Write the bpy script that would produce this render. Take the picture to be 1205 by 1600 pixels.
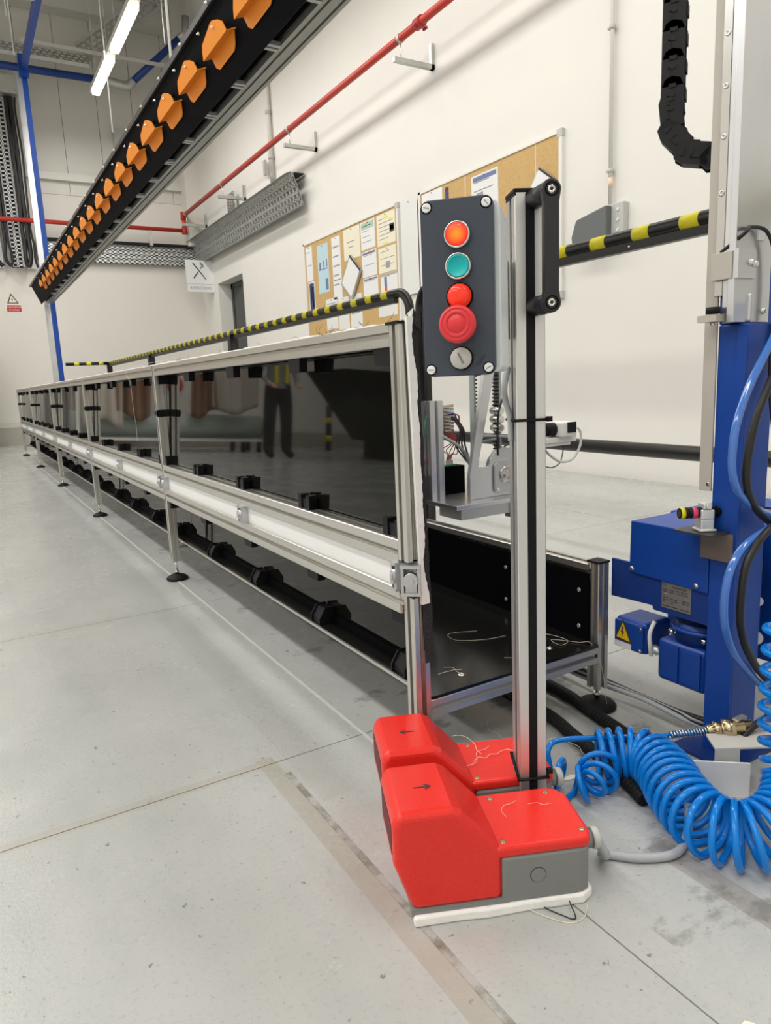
import bpy, math, random
from mathutils import Matrix, Vector, noise
random.seed(7)
for o in list(bpy.data.objects): bpy.data.objects.remove(o)
S = bpy.context.scene; COL = S.collection
# ---------------------------------------------------------------- camera, world, lights, exposure
H = 0.69
cam = bpy.data.cameras.new('camera'); co = bpy.data.objects.new('camera', cam); COL.objects.link(co)
cam.sensor_fit = 'VERTICAL'; cam.sensor_height = 36.0; cam.lens = 1108.4/1600*36.0; cam.clip_start = .02; cam.clip_end = 60
R = Matrix(((0.8583228, 0.1299647, -0.4963780), (-0.5112373, 0.1340322, -0.8489239), (-0.0437995, 0.9824177, 0.1814857)))
co.matrix_world = Matrix.Translation((0, 0, H)) @ R.to_4x4()
S.camera = co
w = bpy.data.worlds.new('world'); S.world = w; w.use_nodes = True
w.node_tree.nodes['Background'].inputs[0].default_value = (.95, .97, 1, 1); w.node_tree.nodes['Background'].inputs[1].default_value = .15
S.view_settings.view_transform = 'Standard'; S.view_settings.look = 'None'; S.view_settings.gamma = 1
S.view_settings.use_curve_mapping = False
S.view_settings.exposure = 0.0
S.cycles.caustics_reflective = False
LIGHT_W = 31.0
def area(loc, sx, sy, power, col=(1, .98, .945)):
    l = bpy.data.lights.new('tube_light', 'AREA'); l.shape = 'RECTANGLE'; l.size = sx; l.size_y = sy; l.energy = power; l.color = col
    o = bpy.data.objects.new('tube_light', l); o.location = loc; COL.objects.link(o); return o
TUBES = []
for xx, zz in ((2.03, 4.5), (-1.3, 4.5), (-4.2, 4.5)):
    for yy in (9.85, 8.55, 6.9, 5.2, 3.5, 1.8, 0.1, -1.6):
        TUBES.append((xx, yy, zz))
for (xx, yy, zz) in TUBES: area((xx, yy, zz-.06), .45, 1.25, LIGHT_W*(.8 if xx > 0 else 1.15))
# ---------------------------------------------------------------- materials
def P(name, col, rough=.5, metal=0., spec=.5, coat=0., bump=None, var=None, trans=0, ior=1.45, emit=None, sheen=0):
    m = bpy.data.materials.new(name); m.use_nodes = True; nt = m.node_tree; b = nt.nodes['Principled BSDF']
    b.inputs['Base Color'].default_value = (*col, 1); b.inputs['Roughness'].default_value = rough
    b.inputs['Metallic'].default_value = metal; b.inputs['Specular IOR Level'].default_value = spec
    b.inputs['Coat Weight'].default_value = coat; b.inputs['Coat Roughness'].default_value = .1; b.inputs['IOR'].default_value = ior
    b.inputs['Transmission Weight'].default_value = trans
    if emit: b.inputs['Emission Color'].default_value = (*emit[0], 1); b.inputs['Emission Strength'].default_value = emit[1]
    if bump or var:
        tc = nt.nodes.new('ShaderNodeTexCoord')
    if bump:
        n = nt.nodes.new('ShaderNodeTexNoise'); n.inputs['Scale'].default_value = bump[0]; n.inputs['Detail'].default_value = 4
        bp = nt.nodes.new('ShaderNodeBump'); bp.inputs['Strength'].default_value = bump[1]; bp.inputs['Distance'].default_value = bump[2]
        nt.links.new(tc.outputs['Object'], n.inputs['Vector']); nt.links.new(n.outputs['Fac'], bp.inputs['Height']); nt.links.new(bp.outputs[0], b.inputs['Normal'])
    if var:   # scale, amount, (second colour)
        n = nt.nodes.new('ShaderNodeTexNoise'); n.inputs['Scale'].default_value = var[0]; n.inputs['Detail'].default_value = 5
        rp = nt.nodes.new('ShaderNodeMapRange'); rp.inputs[1].default_value = .38; rp.inputs[2].default_value = .68; rp.inputs[4].default_value = var[1]
        mx = nt.nodes.new('ShaderNodeMix'); mx.data_type = 'RGBA'; mx.inputs[6].default_value = (*col, 1); mx.inputs[7].default_value = (*var[2], 1)
        nt.links.new(tc.outputs['Object'], n.inputs['Vector']); nt.links.new(n.outputs['Fac'], rp.inputs[0]); nt.links.new(rp.outputs[0], mx.inputs[0]); nt.links.new(mx.outputs[2], b.inputs['Base Color'])
    return m
M = {}
M['wall'] = P('wall_paint', (.80, .78, .735), .6, var=(1.3, .35, (.74, .715, .68)), bump=(6, .12, .01))
M['wallfar'] = P('wall_paint_far', (.74, .71, .655), .6, var=(.9, .5, (.70, .675, .63)))
M['clad'] = P('cladding', (.66, .65, .60), .45, var=(1.2, .4, (.6, .59, .55)))
M['plinth'] = P('plinth_concrete', (.42, .39, .34), .8, bump=(20, .3, .01), var=(5, .6, (.5, .47, .42)))
M['ceil'] = P('ceiling_sheet', (.62, .61, .58), .6)
M['white'] = P('white_plastic', (.80, .80, .80), .4)
M['whitemet'] = P('white_sheet', (.78, .77, .73), .35)
M['alu'] = P('anodised_aluminium', (.70, .70, .70), .34, .85, var=(9, .25, (.62, .62, .63)))
M['alu3'] = P('dull_aluminium', (.40, .39, .36), .42, .6)
M['alu2'] = P('table_aluminium', (.66, .645, .605), .30, .88)
M['alubr'] = P('brushed_aluminium', (.66, .67, .70), .28, .9, var=(7, .4, (.52, .53, .56)))
M['cast'] = P('cast_aluminium', (.55, .56, .58), .38, .8)
M['slot'] = P('slot_shadow_grey', (.2, .2, .19), .5, .5)
M['steel'] = P('steel', (.55, .54, .52), .25, 1)
M['zinc'] = P('zinc_screw', (.72, .71, .68), .22, 1)
M['brass'] = P('brass', (.55, .45, .28), .22, 1)
M['galv'] = P('galvanised', (.56, .57, .55), .4, .7, var=(14, .6, (.42, .43, .42)))
M['galv2'] = P('galvanised_bright', (.74, .77, .77), .3, .6)
M['blk'] = P('black_plastic', (.008, .008, .010), .45, spec=.2, bump=(300, .1, .001))
M['blk2'] = P('black_handle', (.018, .019, .022), .42, bump=(500, .15, .001))
M['blkm'] = P('black_powder_coat', (.0035, .0035, .005), .6, spec=.04)
M['gloss'] = P('gloss_black_panel', (.006, .006, .005), .03, spec=.36)
M['gloss2'] = P('gloss_black_shelf', (.009, .009, .008), .16, spec=.65)
M['rub'] = P('black_rubber', (.010, .010, .011), .6, spec=.25)
M['velcro'] = P('black_velcro', (.022, .022, .024), .95, bump=(900, .9, .003), var=(400, .5, (.09, .09, .1)))
M['foam'] = P('white_foam', (.88, .87, .85), .8, bump=(60, .4, .005))
M['yel'] = P('yellow_tape', (.75, .67, .02), .45)
M['railblk'] = P('rail_black', (.012, .012, .012), .35)
M['red'] = P('red_plastic', (.74, .022, .016), .26, var=(420, .10, (.85, .16, .10)), bump=(900, .04, .001))
M['redpipe'] = P('red_pipe_paint', (.50, .045, .03), .4)
M['grey'] = P('grey_plastic', (.21, .215, .21), .4)
M['greyl'] = P('light_grey_plastic', (.52, .52, .50), .4)
M['boxgrey'] = P('box_base_grey', (.70, .74, .77), .35)
M['cover'] = P('slate_cover', (.044, .056, .078), .45, bump=(900, .15, .001))
M['orange'] = P('orange_hook', (.86, .27, .012), .5)
M['blue'] = P('blue_paint', (.004, .05, .30), .38, var=(5, .3, (.01, .075, .36)))
M['blued'] = P('blue_paint_dark', (.006, .035, .20), .45)
M['bluepipe'] = P('blue_pipe', (.015, .055, .27), .35)
M['hose'] = P('blue_coil_hose', (.0, .20, .68), .16, spec=.45, coat=.05)
M['tube'] = P('clear_blue_tube', (.05, .17, .55), .12, spec=.7, coat=.5)
M['strip'] = P('beige_strip', (.46, .43, .38), .45)
M['cork'] = P('cork', (.60, .40, .17), .8, var=(60, .6, (.50, .32, .13)), bump=(200, .4, .002))
M['paper'] = P('paper', (.80, .80, .80), .7)
M['paperc'] = P('cream_paper', (.82, .78, .62), .7)
M['papero'] = P('plastic_sleeve', (.78, .78, .76), .3)
M['lightblue'] = P('light_blue_print', (.50, .68, .76), .6)
M['navy'] = P('navy_print', (.05, .06, .17), .6)
M['ink'] = P('grey_ink', (.33, .33, .36), .7)
M['inkd'] = P('dark_ink', (.04, .04, .05), .7)
M['inkb'] = P('blue_ink', (.17, .20, .36), .7)
M['green'] = P('green_print', (.02, .30, .14), .6)
M['palegreen'] = P('pale_green_print', (.42, .58, .47), .6)
M['yelp'] = P('yellow_print', (.80, .75, .08), .6)
M['orangep'] = P('red_orange_print', (.75, .12, .05), .6)
M['tape'] = P('tape_cream', (.80, .66, .52), .6)
M['lamp'] = P('lamp_diffuser', (1, 1, .9), .5, emit=((1, .93, .70), 3.0))
M['door'] = P('dark_door', (.045, .055, .05), .35)
M['led'] = P('red_led', (.8, .02, .01), .25, emit=((1, .06, .005), .35))
M['ledr'] = P('red_lens', (.80, .03, .015), .2, emit=((1, .05, .01), .25))
M['teal'] = P('teal_button', (.0, .44, .45), .35)
M['mush'] = P('red_mushroom', (.72, .035, .045), .4)
M['pink'] = P('pink_band', (.75, .06, .16), .5)
M['tags'] = P('type_plate', (.30, .29, .28), .4, .6)
M['pcb'] = P('green_board', (.02, .30, .09), .4)
M['term'] = P('terminal_beige', (.60, .53, .45), .5)
M['wirer'] = P('red_wire', (.42, .02, .03), .4)
M['wireb'] = P('black_wire', (.012, .012, .013), .4)
M['wireg'] = P('grey_cable', (.38, .40, .42), .45)
M['wirew'] = P('white_cable', (.70, .70, .66), .45)
M['wirebl'] = P('blue_wire', (.10, .3, .6), .45)
M['thread'] = P('thread', (.75, .70, .55), .8)
M['chip'] = P('foam_crumb', (.75, .74, .62), .8)
M['fabricw'] = P('cream_fabric', (.55, .50, .43), .9)
M['fabricb'] = P('brown_fabric', (.25, .14, .09), .9)
M['rollg'] = P('pale_green_roll', (.42, .47, .43), .5)
M['skin'] = P('skin', (.55, .33, .24), .5)
M['cloth'] = P('dark_trousers', (.018, .018, .022), .9)
M['shirt'] = P('grey_shirt', (.28, .28, .27), .9)
M['hair'] = P('dark_hair', (.02, .015, .012), .7)
M['shaft'] = P('dark_metal', (.06, .06, .06), .4, .5, spec=.3)
M['warn'] = P('warning_yellow', (.85, .55, .01), .5)
# shining lens: orange centre (the lamp inside), red rim
m = M['led']; nt = m.node_tree; b = nt.nodes['Principled BSDF']; tc = nt.nodes.new('ShaderNodeTexCoord'); ln = nt.nodes.new('ShaderNodeVectorMath'); ln.operation = 'LENGTH'
cr = nt.nodes.new('ShaderNodeValToRGB'); cr.color_ramp.elements[0].position = .0; cr.color_ramp.elements[0].color = (1, .50, .02, 1)
cr.color_ramp.elements[1].position = .8; cr.color_ramp.elements[1].color = (.62, .012, .006, 1)
e_ = cr.color_ramp.elements.new(.42); e_.color = (1, .22, .01, 1)
mr = nt.nodes.new('ShaderNodeMapRange'); mr.inputs[2].default_value = .0145
nt.links.new(tc.outputs['Object'], ln.inputs[0]); nt.links.new(ln.outputs['Value'], mr.inputs[0]); nt.links.new(mr.outputs[0], cr.inputs[0]); nt.links.new(cr.outputs[0], b.inputs['Emission Color']); b.inputs['Emission Strength'].default_value = 1.0
b.inputs['Base Color'].default_value = (.5, .02, .01, 1)
# polished concrete
def concrete():
    m = bpy.data.materials.new('polished_concrete'); m.use_nodes = True; nt = m.node_tree; N = nt.nodes; L = nt.links; b = N['Principled BSDF']
    tc = N.new('ShaderNodeTexCoord')
    def noi(s, d=6, sc=(1, 1, 1)):
        mp = N.new('ShaderNodeMapping'); mp.inputs['Scale'].default_value = sc; L.new(tc.outputs['Object'], mp.inputs[0])
        n = N.new('ShaderNodeTexNoise'); n.inputs['Scale'].default_value = s; n.inputs['Detail'].default_value = d; n.inputs['Roughness'].default_value = .65; L.new(mp.outputs[0], n.inputs['Vector']); return n.outputs['Fac']
    def rng(i, a, c, lo, hi):
        r = N.new('ShaderNodeMapRange'); r.inputs[1].default_value = a; r.inputs[2].default_value = c; r.inputs[3].default_value = lo; r.inputs[4].default_value = hi; L.new(i, r.inputs[0]); return r.outputs[0]
    def mix(f, a, c, bl='MIX'):
        x = N.new('ShaderNodeMix'); x.data_type = 'RGBA'; x.blend_type = bl
        if isinstance(f, float): x.inputs[0].default_value = f
        else: L.new(f, x.inputs[0])
        for i, v in ((6, a), (7, c)):
            if isinstance(v, tuple): x.inputs[i].default_value = (*v, 1)
            else: L.new(v, x.inputs[i])
        return x.outputs[2]
    c = mix(rng(noi(1.6), .35, .7, 0., 1.), (.455, .465, .452), (.375, .385, .375))
    c = mix(rng(noi(5, 8, (1, .3, 1)), .4, .75, 0., .55), c, (.53, .53, .515))
    c = mix(rng(noi(140, 3), .56, .70, 0., .45), c, (.30, .30, .29))
    c = mix(rng(noi(60, 3), .66, .72, 0., .8), c, (.15, .14, .12))
    # worn sealant strips beside the saw joints (dirt), in floor coordinates
    sep = N.new('ShaderNodeSeparateXYZ'); L.new(tc.outputs['Object'], sep.inputs[0])
    def band(sock, cen, half):
        s = N.new('ShaderNodeMath'); s.operation = 'SUBTRACT'; L.new(sock, s.inputs[0]); s.inputs[1].default_value = cen
        a = N.new('ShaderNodeMath'); a.operation = 'ABSOLUTE'; L.new(s.outputs[0], a.inputs[0])
        l_ = N.new('ShaderNodeMath'); l_.operation = 'LESS_THAN'; L.new(a.outputs[0], l_.inputs[0]); l_.inputs[1].default_value = half; return l_.outputs[0]
    def mul(a, c2):
        x = N.new('ShaderNodeMath'); x.operation = 'MULTIPLY'
        for i, v in ((0, a), (1, c2)):
            if isinstance(v, (int, float)): x.inputs[i].default_value = v
            else: L.new(v, x.inputs[i])
        return x.outputs[0]
    def cmp(sock, op, v):
        x = N.new('ShaderNodeMath'); x.operation = op; L.new(sock, x.inputs[0]); x.inputs[1].default_value = v; return x.outputs[0]
    wob = rng(noi(9), 0, 1, .35, 1.0)
    bx_ = mul(mul(band(sep.outputs[0], .405, .016), cmp(sep.outputs[1], 'LESS_THAN', 1.19)), wob)
    by_ = mul(mul(band(sep.outputs[1], 1.17, .014), cmp(sep.outputs[0], 'LESS_THAN', .415)), wob)
    by2 = mul(mul(band(sep.outputs[1], 2.25, .03), cmp(sep.outputs[0], 'LESS_THAN', .5)), .6)
    bx2 = mul(mul(band(sep.outputs[0], .47, .03), cmp(sep.outputs[1], 'GREATER_THAN', 1.0)), .5)
    bx2 = mul(bx2, cmp(sep.outputs[1], 'LESS_THAN', 2.25))
    bx3 = mul(mul(band(sep.outputs[0], .80, .02), cmp(sep.outputs[1], 'LESS_THAN', .62)), .8)
    bx4 = mul(band(sep.outputs[0], .425, .006), mul(cmp(sep.outputs[1], 'LESS_THAN', 1.12), rng(noi(30), .4, .6, .2, 1.)))
    c = mix(mul(bx_, .8), c, (.34, .31, .25)); c = mix(mul(by_, .8), c, (.40, .38, .32)); c = mix(mul(by2, .6), c, (.42, .40, .35)); c = mix(mul(bx2, .55), c, (.37, .37, .34))
    c = mix(mul(bx3, .6), c, (.24, .20, .17)); c = mix(mul(bx4, .8), c, (.17, .15, .11))
    # glue smears under the table
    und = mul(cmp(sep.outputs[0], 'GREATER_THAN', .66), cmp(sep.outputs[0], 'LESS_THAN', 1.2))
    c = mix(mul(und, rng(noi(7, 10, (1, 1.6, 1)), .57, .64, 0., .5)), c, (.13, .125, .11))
    L.new(c, b.inputs['Base Color'])
    L.new(rng(noi(3), .3, .7, .16, .34), b.inputs['Roughness']); b.inputs['Specular IOR Level'].default_value = .45
    bp = N.new('ShaderNodeBump'); bp.inputs['Strength'].default_value = .25; bp.inputs['Distance'].default_value = .0015; L.new(noi(160, 3), bp.inputs['Height']); L.new(bp.outputs[0], b.inputs['Normal'])
    return m
M['floor'] = concrete()
M['joint'] = P('joint_filler', (.16, .14, .12), .8)
M['jointw'] = P('white_joint_line', (.56, .55, .50), .6)
# ---------------------------------------------------------------- mesh helpers
def V(*a): return Vector(a)
class MB:
    def __init__(s): s.v = []; s.f = []; s.m = []; s.s = []
    def poly(s, pts, faces, mi=0, sm=False):
        b0 = len(s.v); s.v += [tuple(p) for p in pts]
        for f in faces: s.f.append([b0+i for i in f]); s.m.append(mi); s.s.append(sm)
        return s
    def bx(s, x0, x1, y0, y1, z0, z1, mi=0, T=None):
        p = [V(x, y, z) for z in (z0, z1) for y in (y0, y1) for x in (x0, x1)]
        if T: p = [T @ q for q in p]
        return s.poly(p, [(0, 2, 3, 1), (4, 5, 7, 6), (0, 1, 5, 4), (2, 6, 7, 3), (0, 4, 6, 2), (1, 3, 7, 5)], mi)
    def prism(s, pts, vec, mi=0, sm=False):   # pts: 3D loop; vec: extrusion
        n = len(pts); vec = Vector(vec); q = [Vector(p) for p in pts]; q += [p+vec for p in q]
        b0 = len(s.v); s.v += [tuple(p) for p in q]
        s.f.append([b0+i for i in range(n)][::-1]); s.m.append(mi); s.s.append(False)
        s.f.append([b0+n+i for i in range(n)]); s.m.append(mi); s.s.append(False)
        for i in range(n):
            j = (i+1) % n; s.f.append([b0+i, b0+j, b0+n+j, b0+n+i]); s.m.append(mi); s.s.append(sm)
        return s
    def tube(s, pts, r, n=10, mi=0, caps=True, closed=False, sm=True, up=None):
        pts = [Vector(p) for p in pts]; N = len(pts); rr = r if hasattr(r, '__len__') else [r]*N
        b0 = len(s.v); prev = None
        for i, p in enumerate(pts):
            if closed: t = pts[(i+1) % N]-pts[i-1]
            else: t = pts[min(i+1, N-1)]-pts[max(i-1, 0)]
            t.normalize()
            if prev is None:
                a = Vector(up) if up else (V(0, 0, 1) if abs(t.z) < .9 else V(1, 0, 0))
                u = t.cross(a).normalized()
            else:
                u = (prev-t*prev.dot(t)); u.normalize()
            prev = u; vv = t.cross(u)
            for k in range(n):
                a = 2*math.pi*k/n; s.v.append(tuple(p+(u*math.cos(a)+vv*math.sin(a))*rr[i]))
        for i in range(N if closed else N-1):
            j = (i+1) % N
            for k in range(n):
                k2 = (k+1) % n; s.f.append([b0+i*n+k, b0+i*n+k2, b0+j*n+k2, b0+j*n+k]); s.m.append(mi); s.s.append(sm)
        if caps and not closed:
            s.f.append([b0+k for k in range(n)][::-1]); s.m.append(mi); s.s.append(False)
            s.f.append([b0+(N-1)*n+k for k in range(n)]); s.m.append(mi); s.s.append(False)
        return s
    def cyl(s, p0, p1, r, n=20, mi=0, r2=None): return s.tube([p0, p1], [r, r if r2 is None else r2], n, mi)
    def lathe(s, o, ax, prof, n=24, mi=0):   # prof: (r, h) along ax
        o = Vector(o); ax = Vector(ax).normalized()
        pts = [o+ax*h for r, h in prof]; a = V(0, 0, 1) if abs(ax.z) < .9 else V(1, 0, 0); u = ax.cross(a).normalized(); vv = ax.cross(u); b0 = len(s.v)
        for (r, h), p in zip(prof, pts):
            for k in range(n):
                t = 2*math.pi*k/n; s.v.append(tuple(p+(u*math.cos(t)+vv*math.sin(t))*max(r, 1e-5)))
        for i in range(len(prof)-1):
            for k in range(n):
                k2 = (k+1) % n; s.f.append([b0+i*n+k, b0+i*n+k2, b0+(i+1)*n+k2, b0+(i+1)*n+k]); s.m.append(mi); s.s.append(True)
        s.f.append([b0+k for k in range(n)][::-1]); s.m.append(mi); s.s.append(False)
        s.f.append([b0+(len(prof)-1)*n+k for k in range(n)]); s.m.append(mi); s.s.append(False)
        return s
    def prof(s, p0, p1, w_, h_, side, slots=(1, 1, 1, 1), sw=.009, sd=.010, mi=0, mi2=None, nx=1, ny=1):
        """T-slot aluminium profile from p0 to p1; w_ along `side`, h_ along the third axis. slots: -side,+side,-up,+up"""
        p0 = Vector(p0); p1 = Vector(p1); t = (p1-p0).normalized(); u = Vector(side).normalized(); v_ = t.cross(u).normalized()
        a = w_/2; c = h_/2; k = sw/2; e = .0012; P2 = []
        def edge(P, Q, n_in, on, cnt):
            P = Vector(P); Q = Vector(Q); d = (Q-P); L_ = d.length; d.normalize(); out = [P+d*e]
            if on:
                for q in range(cnt):
                    cpos = L_*(q+.5)/cnt; m_ = P+d*cpos; n2 = Vector(n_in)
                    out += [m_-d*k, m_-d*k+n2*.0018, m_-d*k*1.6+n2*.0018, m_-d*k*1.6+n2*sd, m_+d*k*1.6+n2*sd, m_+d*k*1.6+n2*.0018, m_+d*k+n2*.0018, m_+d*k]
            out.append(Q-d*e); return out
        P2 += edge((-a, -c), (a, -c), (0, 1), slots[2], nx); P2 += edge((a, -c), (a, c), (-1, 0), slots[1], ny)
        P2 += edge((a, c), (-a, c), (0, -1), slots[3], nx); P2 += edge((-a, c), (-a, -c), (1, 0), slots[0], ny)
        s.prism([p0+u*q.x+v_*q.y for q in P2], p1-p0, mi); return s
WM = {}
def thing(name, label, cat, loc=(0, 0, 0), rz=0, group=None, kind=None):
    o = bpy.data.objects.new(name, None); COL.objects.link(o); o.location = loc; o.rotation_euler = (0, 0, rz); o.empty_display_size = .05
    tag(o, label, cat, group, kind); WM[o.name] = Matrix.Translation(loc) @ Matrix.Rotation(rz, 4, 'Z'); return o
def tag(o, label=None, cat=None, group=None, kind=None):
    if label: o['label'] = label
    if cat: o['category'] = cat
    if group: o['group'] = group
    if kind: o['kind'] = kind
    return o
def mesh(name, mb, mats):
    me = bpy.data.meshes.new(name); me.from_pydata(mb.v, [], mb.f); me.update()
    for q in (mats if isinstance(mats, (list, tuple)) else [mats]): me.materials.append(M[q] if isinstance(q, str) else q)
    me.polygons.foreach_set('material_index', mb.m); me.polygons.foreach_set('use_smooth', mb.s); return me
def link(name, me, parent=None, T=None, bevel=0, seg=2):
    """T: placement in world space when the parent has a WM entry"""
    o = bpy.data.objects.new(name, me); COL.objects.link(o)
    if parent is not None: o.parent = parent; o.matrix_parent_inverse = WM[parent.name].inverted() if parent.type == 'EMPTY' else Matrix.Identity(4)
    o.matrix_basis = T if T is not None else Matrix.Identity(4)
    WM[o.name] = o.matrix_basis.copy()
    if bevel:
        b_ = o.modifiers.new('bevel', 'BEVEL'); b_.width = bevel; b_.segments = seg; b_.limit_method = 'ANGLE'; b_.angle_limit = .7; b_.harden_normals = False
    return o
def mk(name, mb, mats, parent=None, T=None, bevel=0, seg=2, label=None, cat=None, group=None, kind=None):
    # recalc normals
    import bmesh
    me = mesh(name, mb, mats); bm = bmesh.new(); bm.from_mesh(me); bmesh.ops.recalc_face_normals(bm, faces=bm.faces); bm.to_mesh(me); bm.free()
    o = link(name, me, parent, T, bevel, seg); tag(o, label, cat, group, kind); return o
def inst(o, parent=None, T=None):
    c = o.copy(); COL.objects.link(c)
    if parent is not None: c.parent = parent; c.matrix_parent_inverse = WM[parent.name].inverted() if parent.name in WM else Matrix.Identity(4)
    if T is not None: c.matrix_basis = T
    WM[c.name] = c.matrix_basis.copy(); return c
def Tr(x, y, z, rz=0): return Matrix.Translation((x, y, z)) @ Matrix.Rotation(rz, 4, 'Z')
def text(name, body, size, T, mat, parent, ext=.0004, align='CENTER', label=None):
    cu = bpy.data.curves.new(name, 'FONT'); cu.body = body; cu.size = size; cu.extrude = ext; cu.align_x = align; cu.align_y = 'CENTER'
    t = bpy.data.objects.new(name, cu); COL.objects.link(t); dg = bpy.context.evaluated_depsgraph_get(); me = bpy.data.meshes.new_from_object(t.evaluated_get(dg)); bpy.data.objects.remove(t); bpy.data.curves.remove(cu)
    me.materials.clear(); me.materials.append(M[mat]); return link(name, me, parent, T)
def frame(o, right, up):   # matrix with local x = right, y = up, z = normal
    r = Vector(right).normalized(); u = Vector(up).normalized(); n = r.cross(u); m = Matrix((r, u, n)).transposed().to_4x4(); m.translation = Vector(o); return m
def smooth(pts, n=8, closed=False):   # catmull-rom
    pts = [Vector(p) for p in pts]; out = []; N = len(pts)
    for i in range(N if closed else N-1):
        g = lambda k: pts[k % N] if closed else pts[max(0, min(N-1, k))]
        a, b_, c, d = g(i-1), g(i), g(i+1), g(i+2)
        for j in range(n):
            t = j/n; out.append(.5*((2*b_)+(c-a)*t+(2*a-5*b_+4*c-d)*t*t+(3*b_-a-3*c+d)*t**3))
    if not closed: out.append(pts[-1])
    return out
# ================================================================= THE SETTING
XW = 3.66; YF = 11.8; XL = -6.2; YB = -3.2; ZC = 6.7
fl = tag(thing('floor', 'grey polished concrete floor cut into large slabs by thin joints', 'floor'), kind='structure')
del fl['category']
mk('joint_filler', MB().bx(XL, XW+.3, YB, YF+.2, -.08, -.004), 'joint', fl)
xs = [XL, -3.6, -1.6, .61, 2.6, XW+.3]; ysl = [YB, -.9, 1.165, 2.25, 3.72, 5.2, 6.7, 8.2, 9.7, YF+.2]
for i in range(len(xs)-1):
    for j in range(len(ysl)-1):
        g = .0012
        mk('slab', MB().bx(xs[i]+g, xs[i+1]-g, ysl[j]+g, ysl[j+1]-g, -.04, 0), 'floor', fl)
mk('white_floor_line', MB().bx(.605, .6105, 1.0, 9.7, -.01, .0012), 'jointw', fl, label='thin pale line in the floor along the table feet')
# right wall with doorway
wr = MB(); T0, T1 = XW, XW+.3; DY0, DY1, DZ = 9.95, 11.05, 2.27
wr.bx(T0, T1, YB, DY0, 0, ZC).bx(T0, T1, DY1, YF, 0, ZC).bx(T0, T1, DY0, DY1, DZ, ZC)
mk('wall_right', wr, 'wall', kind='structure', label='long white painted wall with the cork boards and red pipe')
d1 = thing('door_1', 'dark glazed door in the recess of the right wall', 'door', kind='structure'); del d1['category']
mk('door_frame', MB().bx(XW+.2, XW+.26, DY0, DY0+.07, 0, DZ).bx(XW+.2, XW+.26, DY1-.07, DY1, 0, DZ).bx(XW+.2, XW+.26, DY0, DY1, DZ-.07, DZ), 'door', d1)
mk('door_leaf', MB().bx(XW+.21, XW+.25, DY0+.07, DY1-.07, 0, DZ-.07), P('door_glass', (.03, .035, .035), .08), d1)
mk('door_stile', MB().bx(XW+.17, XW+.21, 10.35, 10.42, .02, DZ-.09), 'galv', d1, label='pale grey vertical door stile')
mk('door_handle', MB().cyl((XW+.16, 10.30, .95), (XW+.16, 10.30, 1.35), .012), 'steel', d1)
# far wall: plinth, smooth lower panels, trim, ribbed cladding above
mk('wall_far', MB().bx(XL, XW, YF, YF+.2, .26, 3.56), 'wallfar', kind='structure', label='pale far wall behind the table end')
pl = MB().bx(XL, XW, YF-.06, YF+.2, 0, .26); mk('baseboard_far', pl, 'plinth', kind='structure', label='rough concrete plinth at the foot of the far wall')
mk('trim_1', MB().bx(XL, XW, YF-.05, YF, .26, .33), 'clad', kind='structure', label='pale metal drip edge above the concrete plinth')
rb = MB(); x = XL
uw = tag(thing('wall_far_upper', 'ribbed cream metal cladding on the upper far wall', 'wall'), kind='structure'); del uw['category']
mk('backing', MB().bx(XL, XW, YF+.02, YF+.2, 3.56, ZC), 'clad', uw)
pr = mesh('panel', MB().bx(-.247, .247, -.03, 0, 0, ZC-3.56), 'clad')
while x < XW-.3:
    link('panel', pr, uw, Tr(x+.25, YF+.02, 3.56)); x += .5
mk('trim_2', MB().bx(XL, XW, YF-.09, YF, 3.74, 3.84), 'clad', kind='structure', label='horizontal cream rail across the ribbed far wall')
mk('trim_3', MB().bx(XL, XW, YF-.25, YF-.02, 5.95, 6.2), 'ceil', kind='structure', label='pale girder high on the far wall')
mk('trim_4', MB().bx(XL, XW, YF-.7, YF-.5, 6.42, 6.62), 'ceil', kind='structure', label='round edged purlin under the ceiling near far wall', bevel=.06, seg=4)
mk('trim_5', MB().bx(3.42, 3.66, YF-.3, YF, 2.9, ZC), 'wallfar', kind='structure', label='boxed corner column above the red pipe')
mk('wall_left', MB().bx(XL-.2, XL, YB, YF, 0, ZC), 'wall', kind='structure', label='white wall on the left side of the hall')
mk('wall_back', MB().bx(XL, XW, YB-.2, YB, 0, ZC), 'wall', kind='structure', label='white wall behind the viewpoint')
cl = tag(thing('ceiling', 'pale corrugated metal ceiling sheets on purlins', 'ceiling'), kind='structure'); del cl['category']
mk('ceiling_deck', MB().bx(XL, XW+.3, YB, YF+.2, ZC, ZC+.1), 'ceil', cl)
pu = mesh('purlin', MB().bx(XL, XW, -.06, .06, -.18, 0), 'ceil')
for y in (-2, 0, 2, 4, 6, 8, 9.6): link('purlin', pu, cl, Tr(0, y, ZC))
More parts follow.
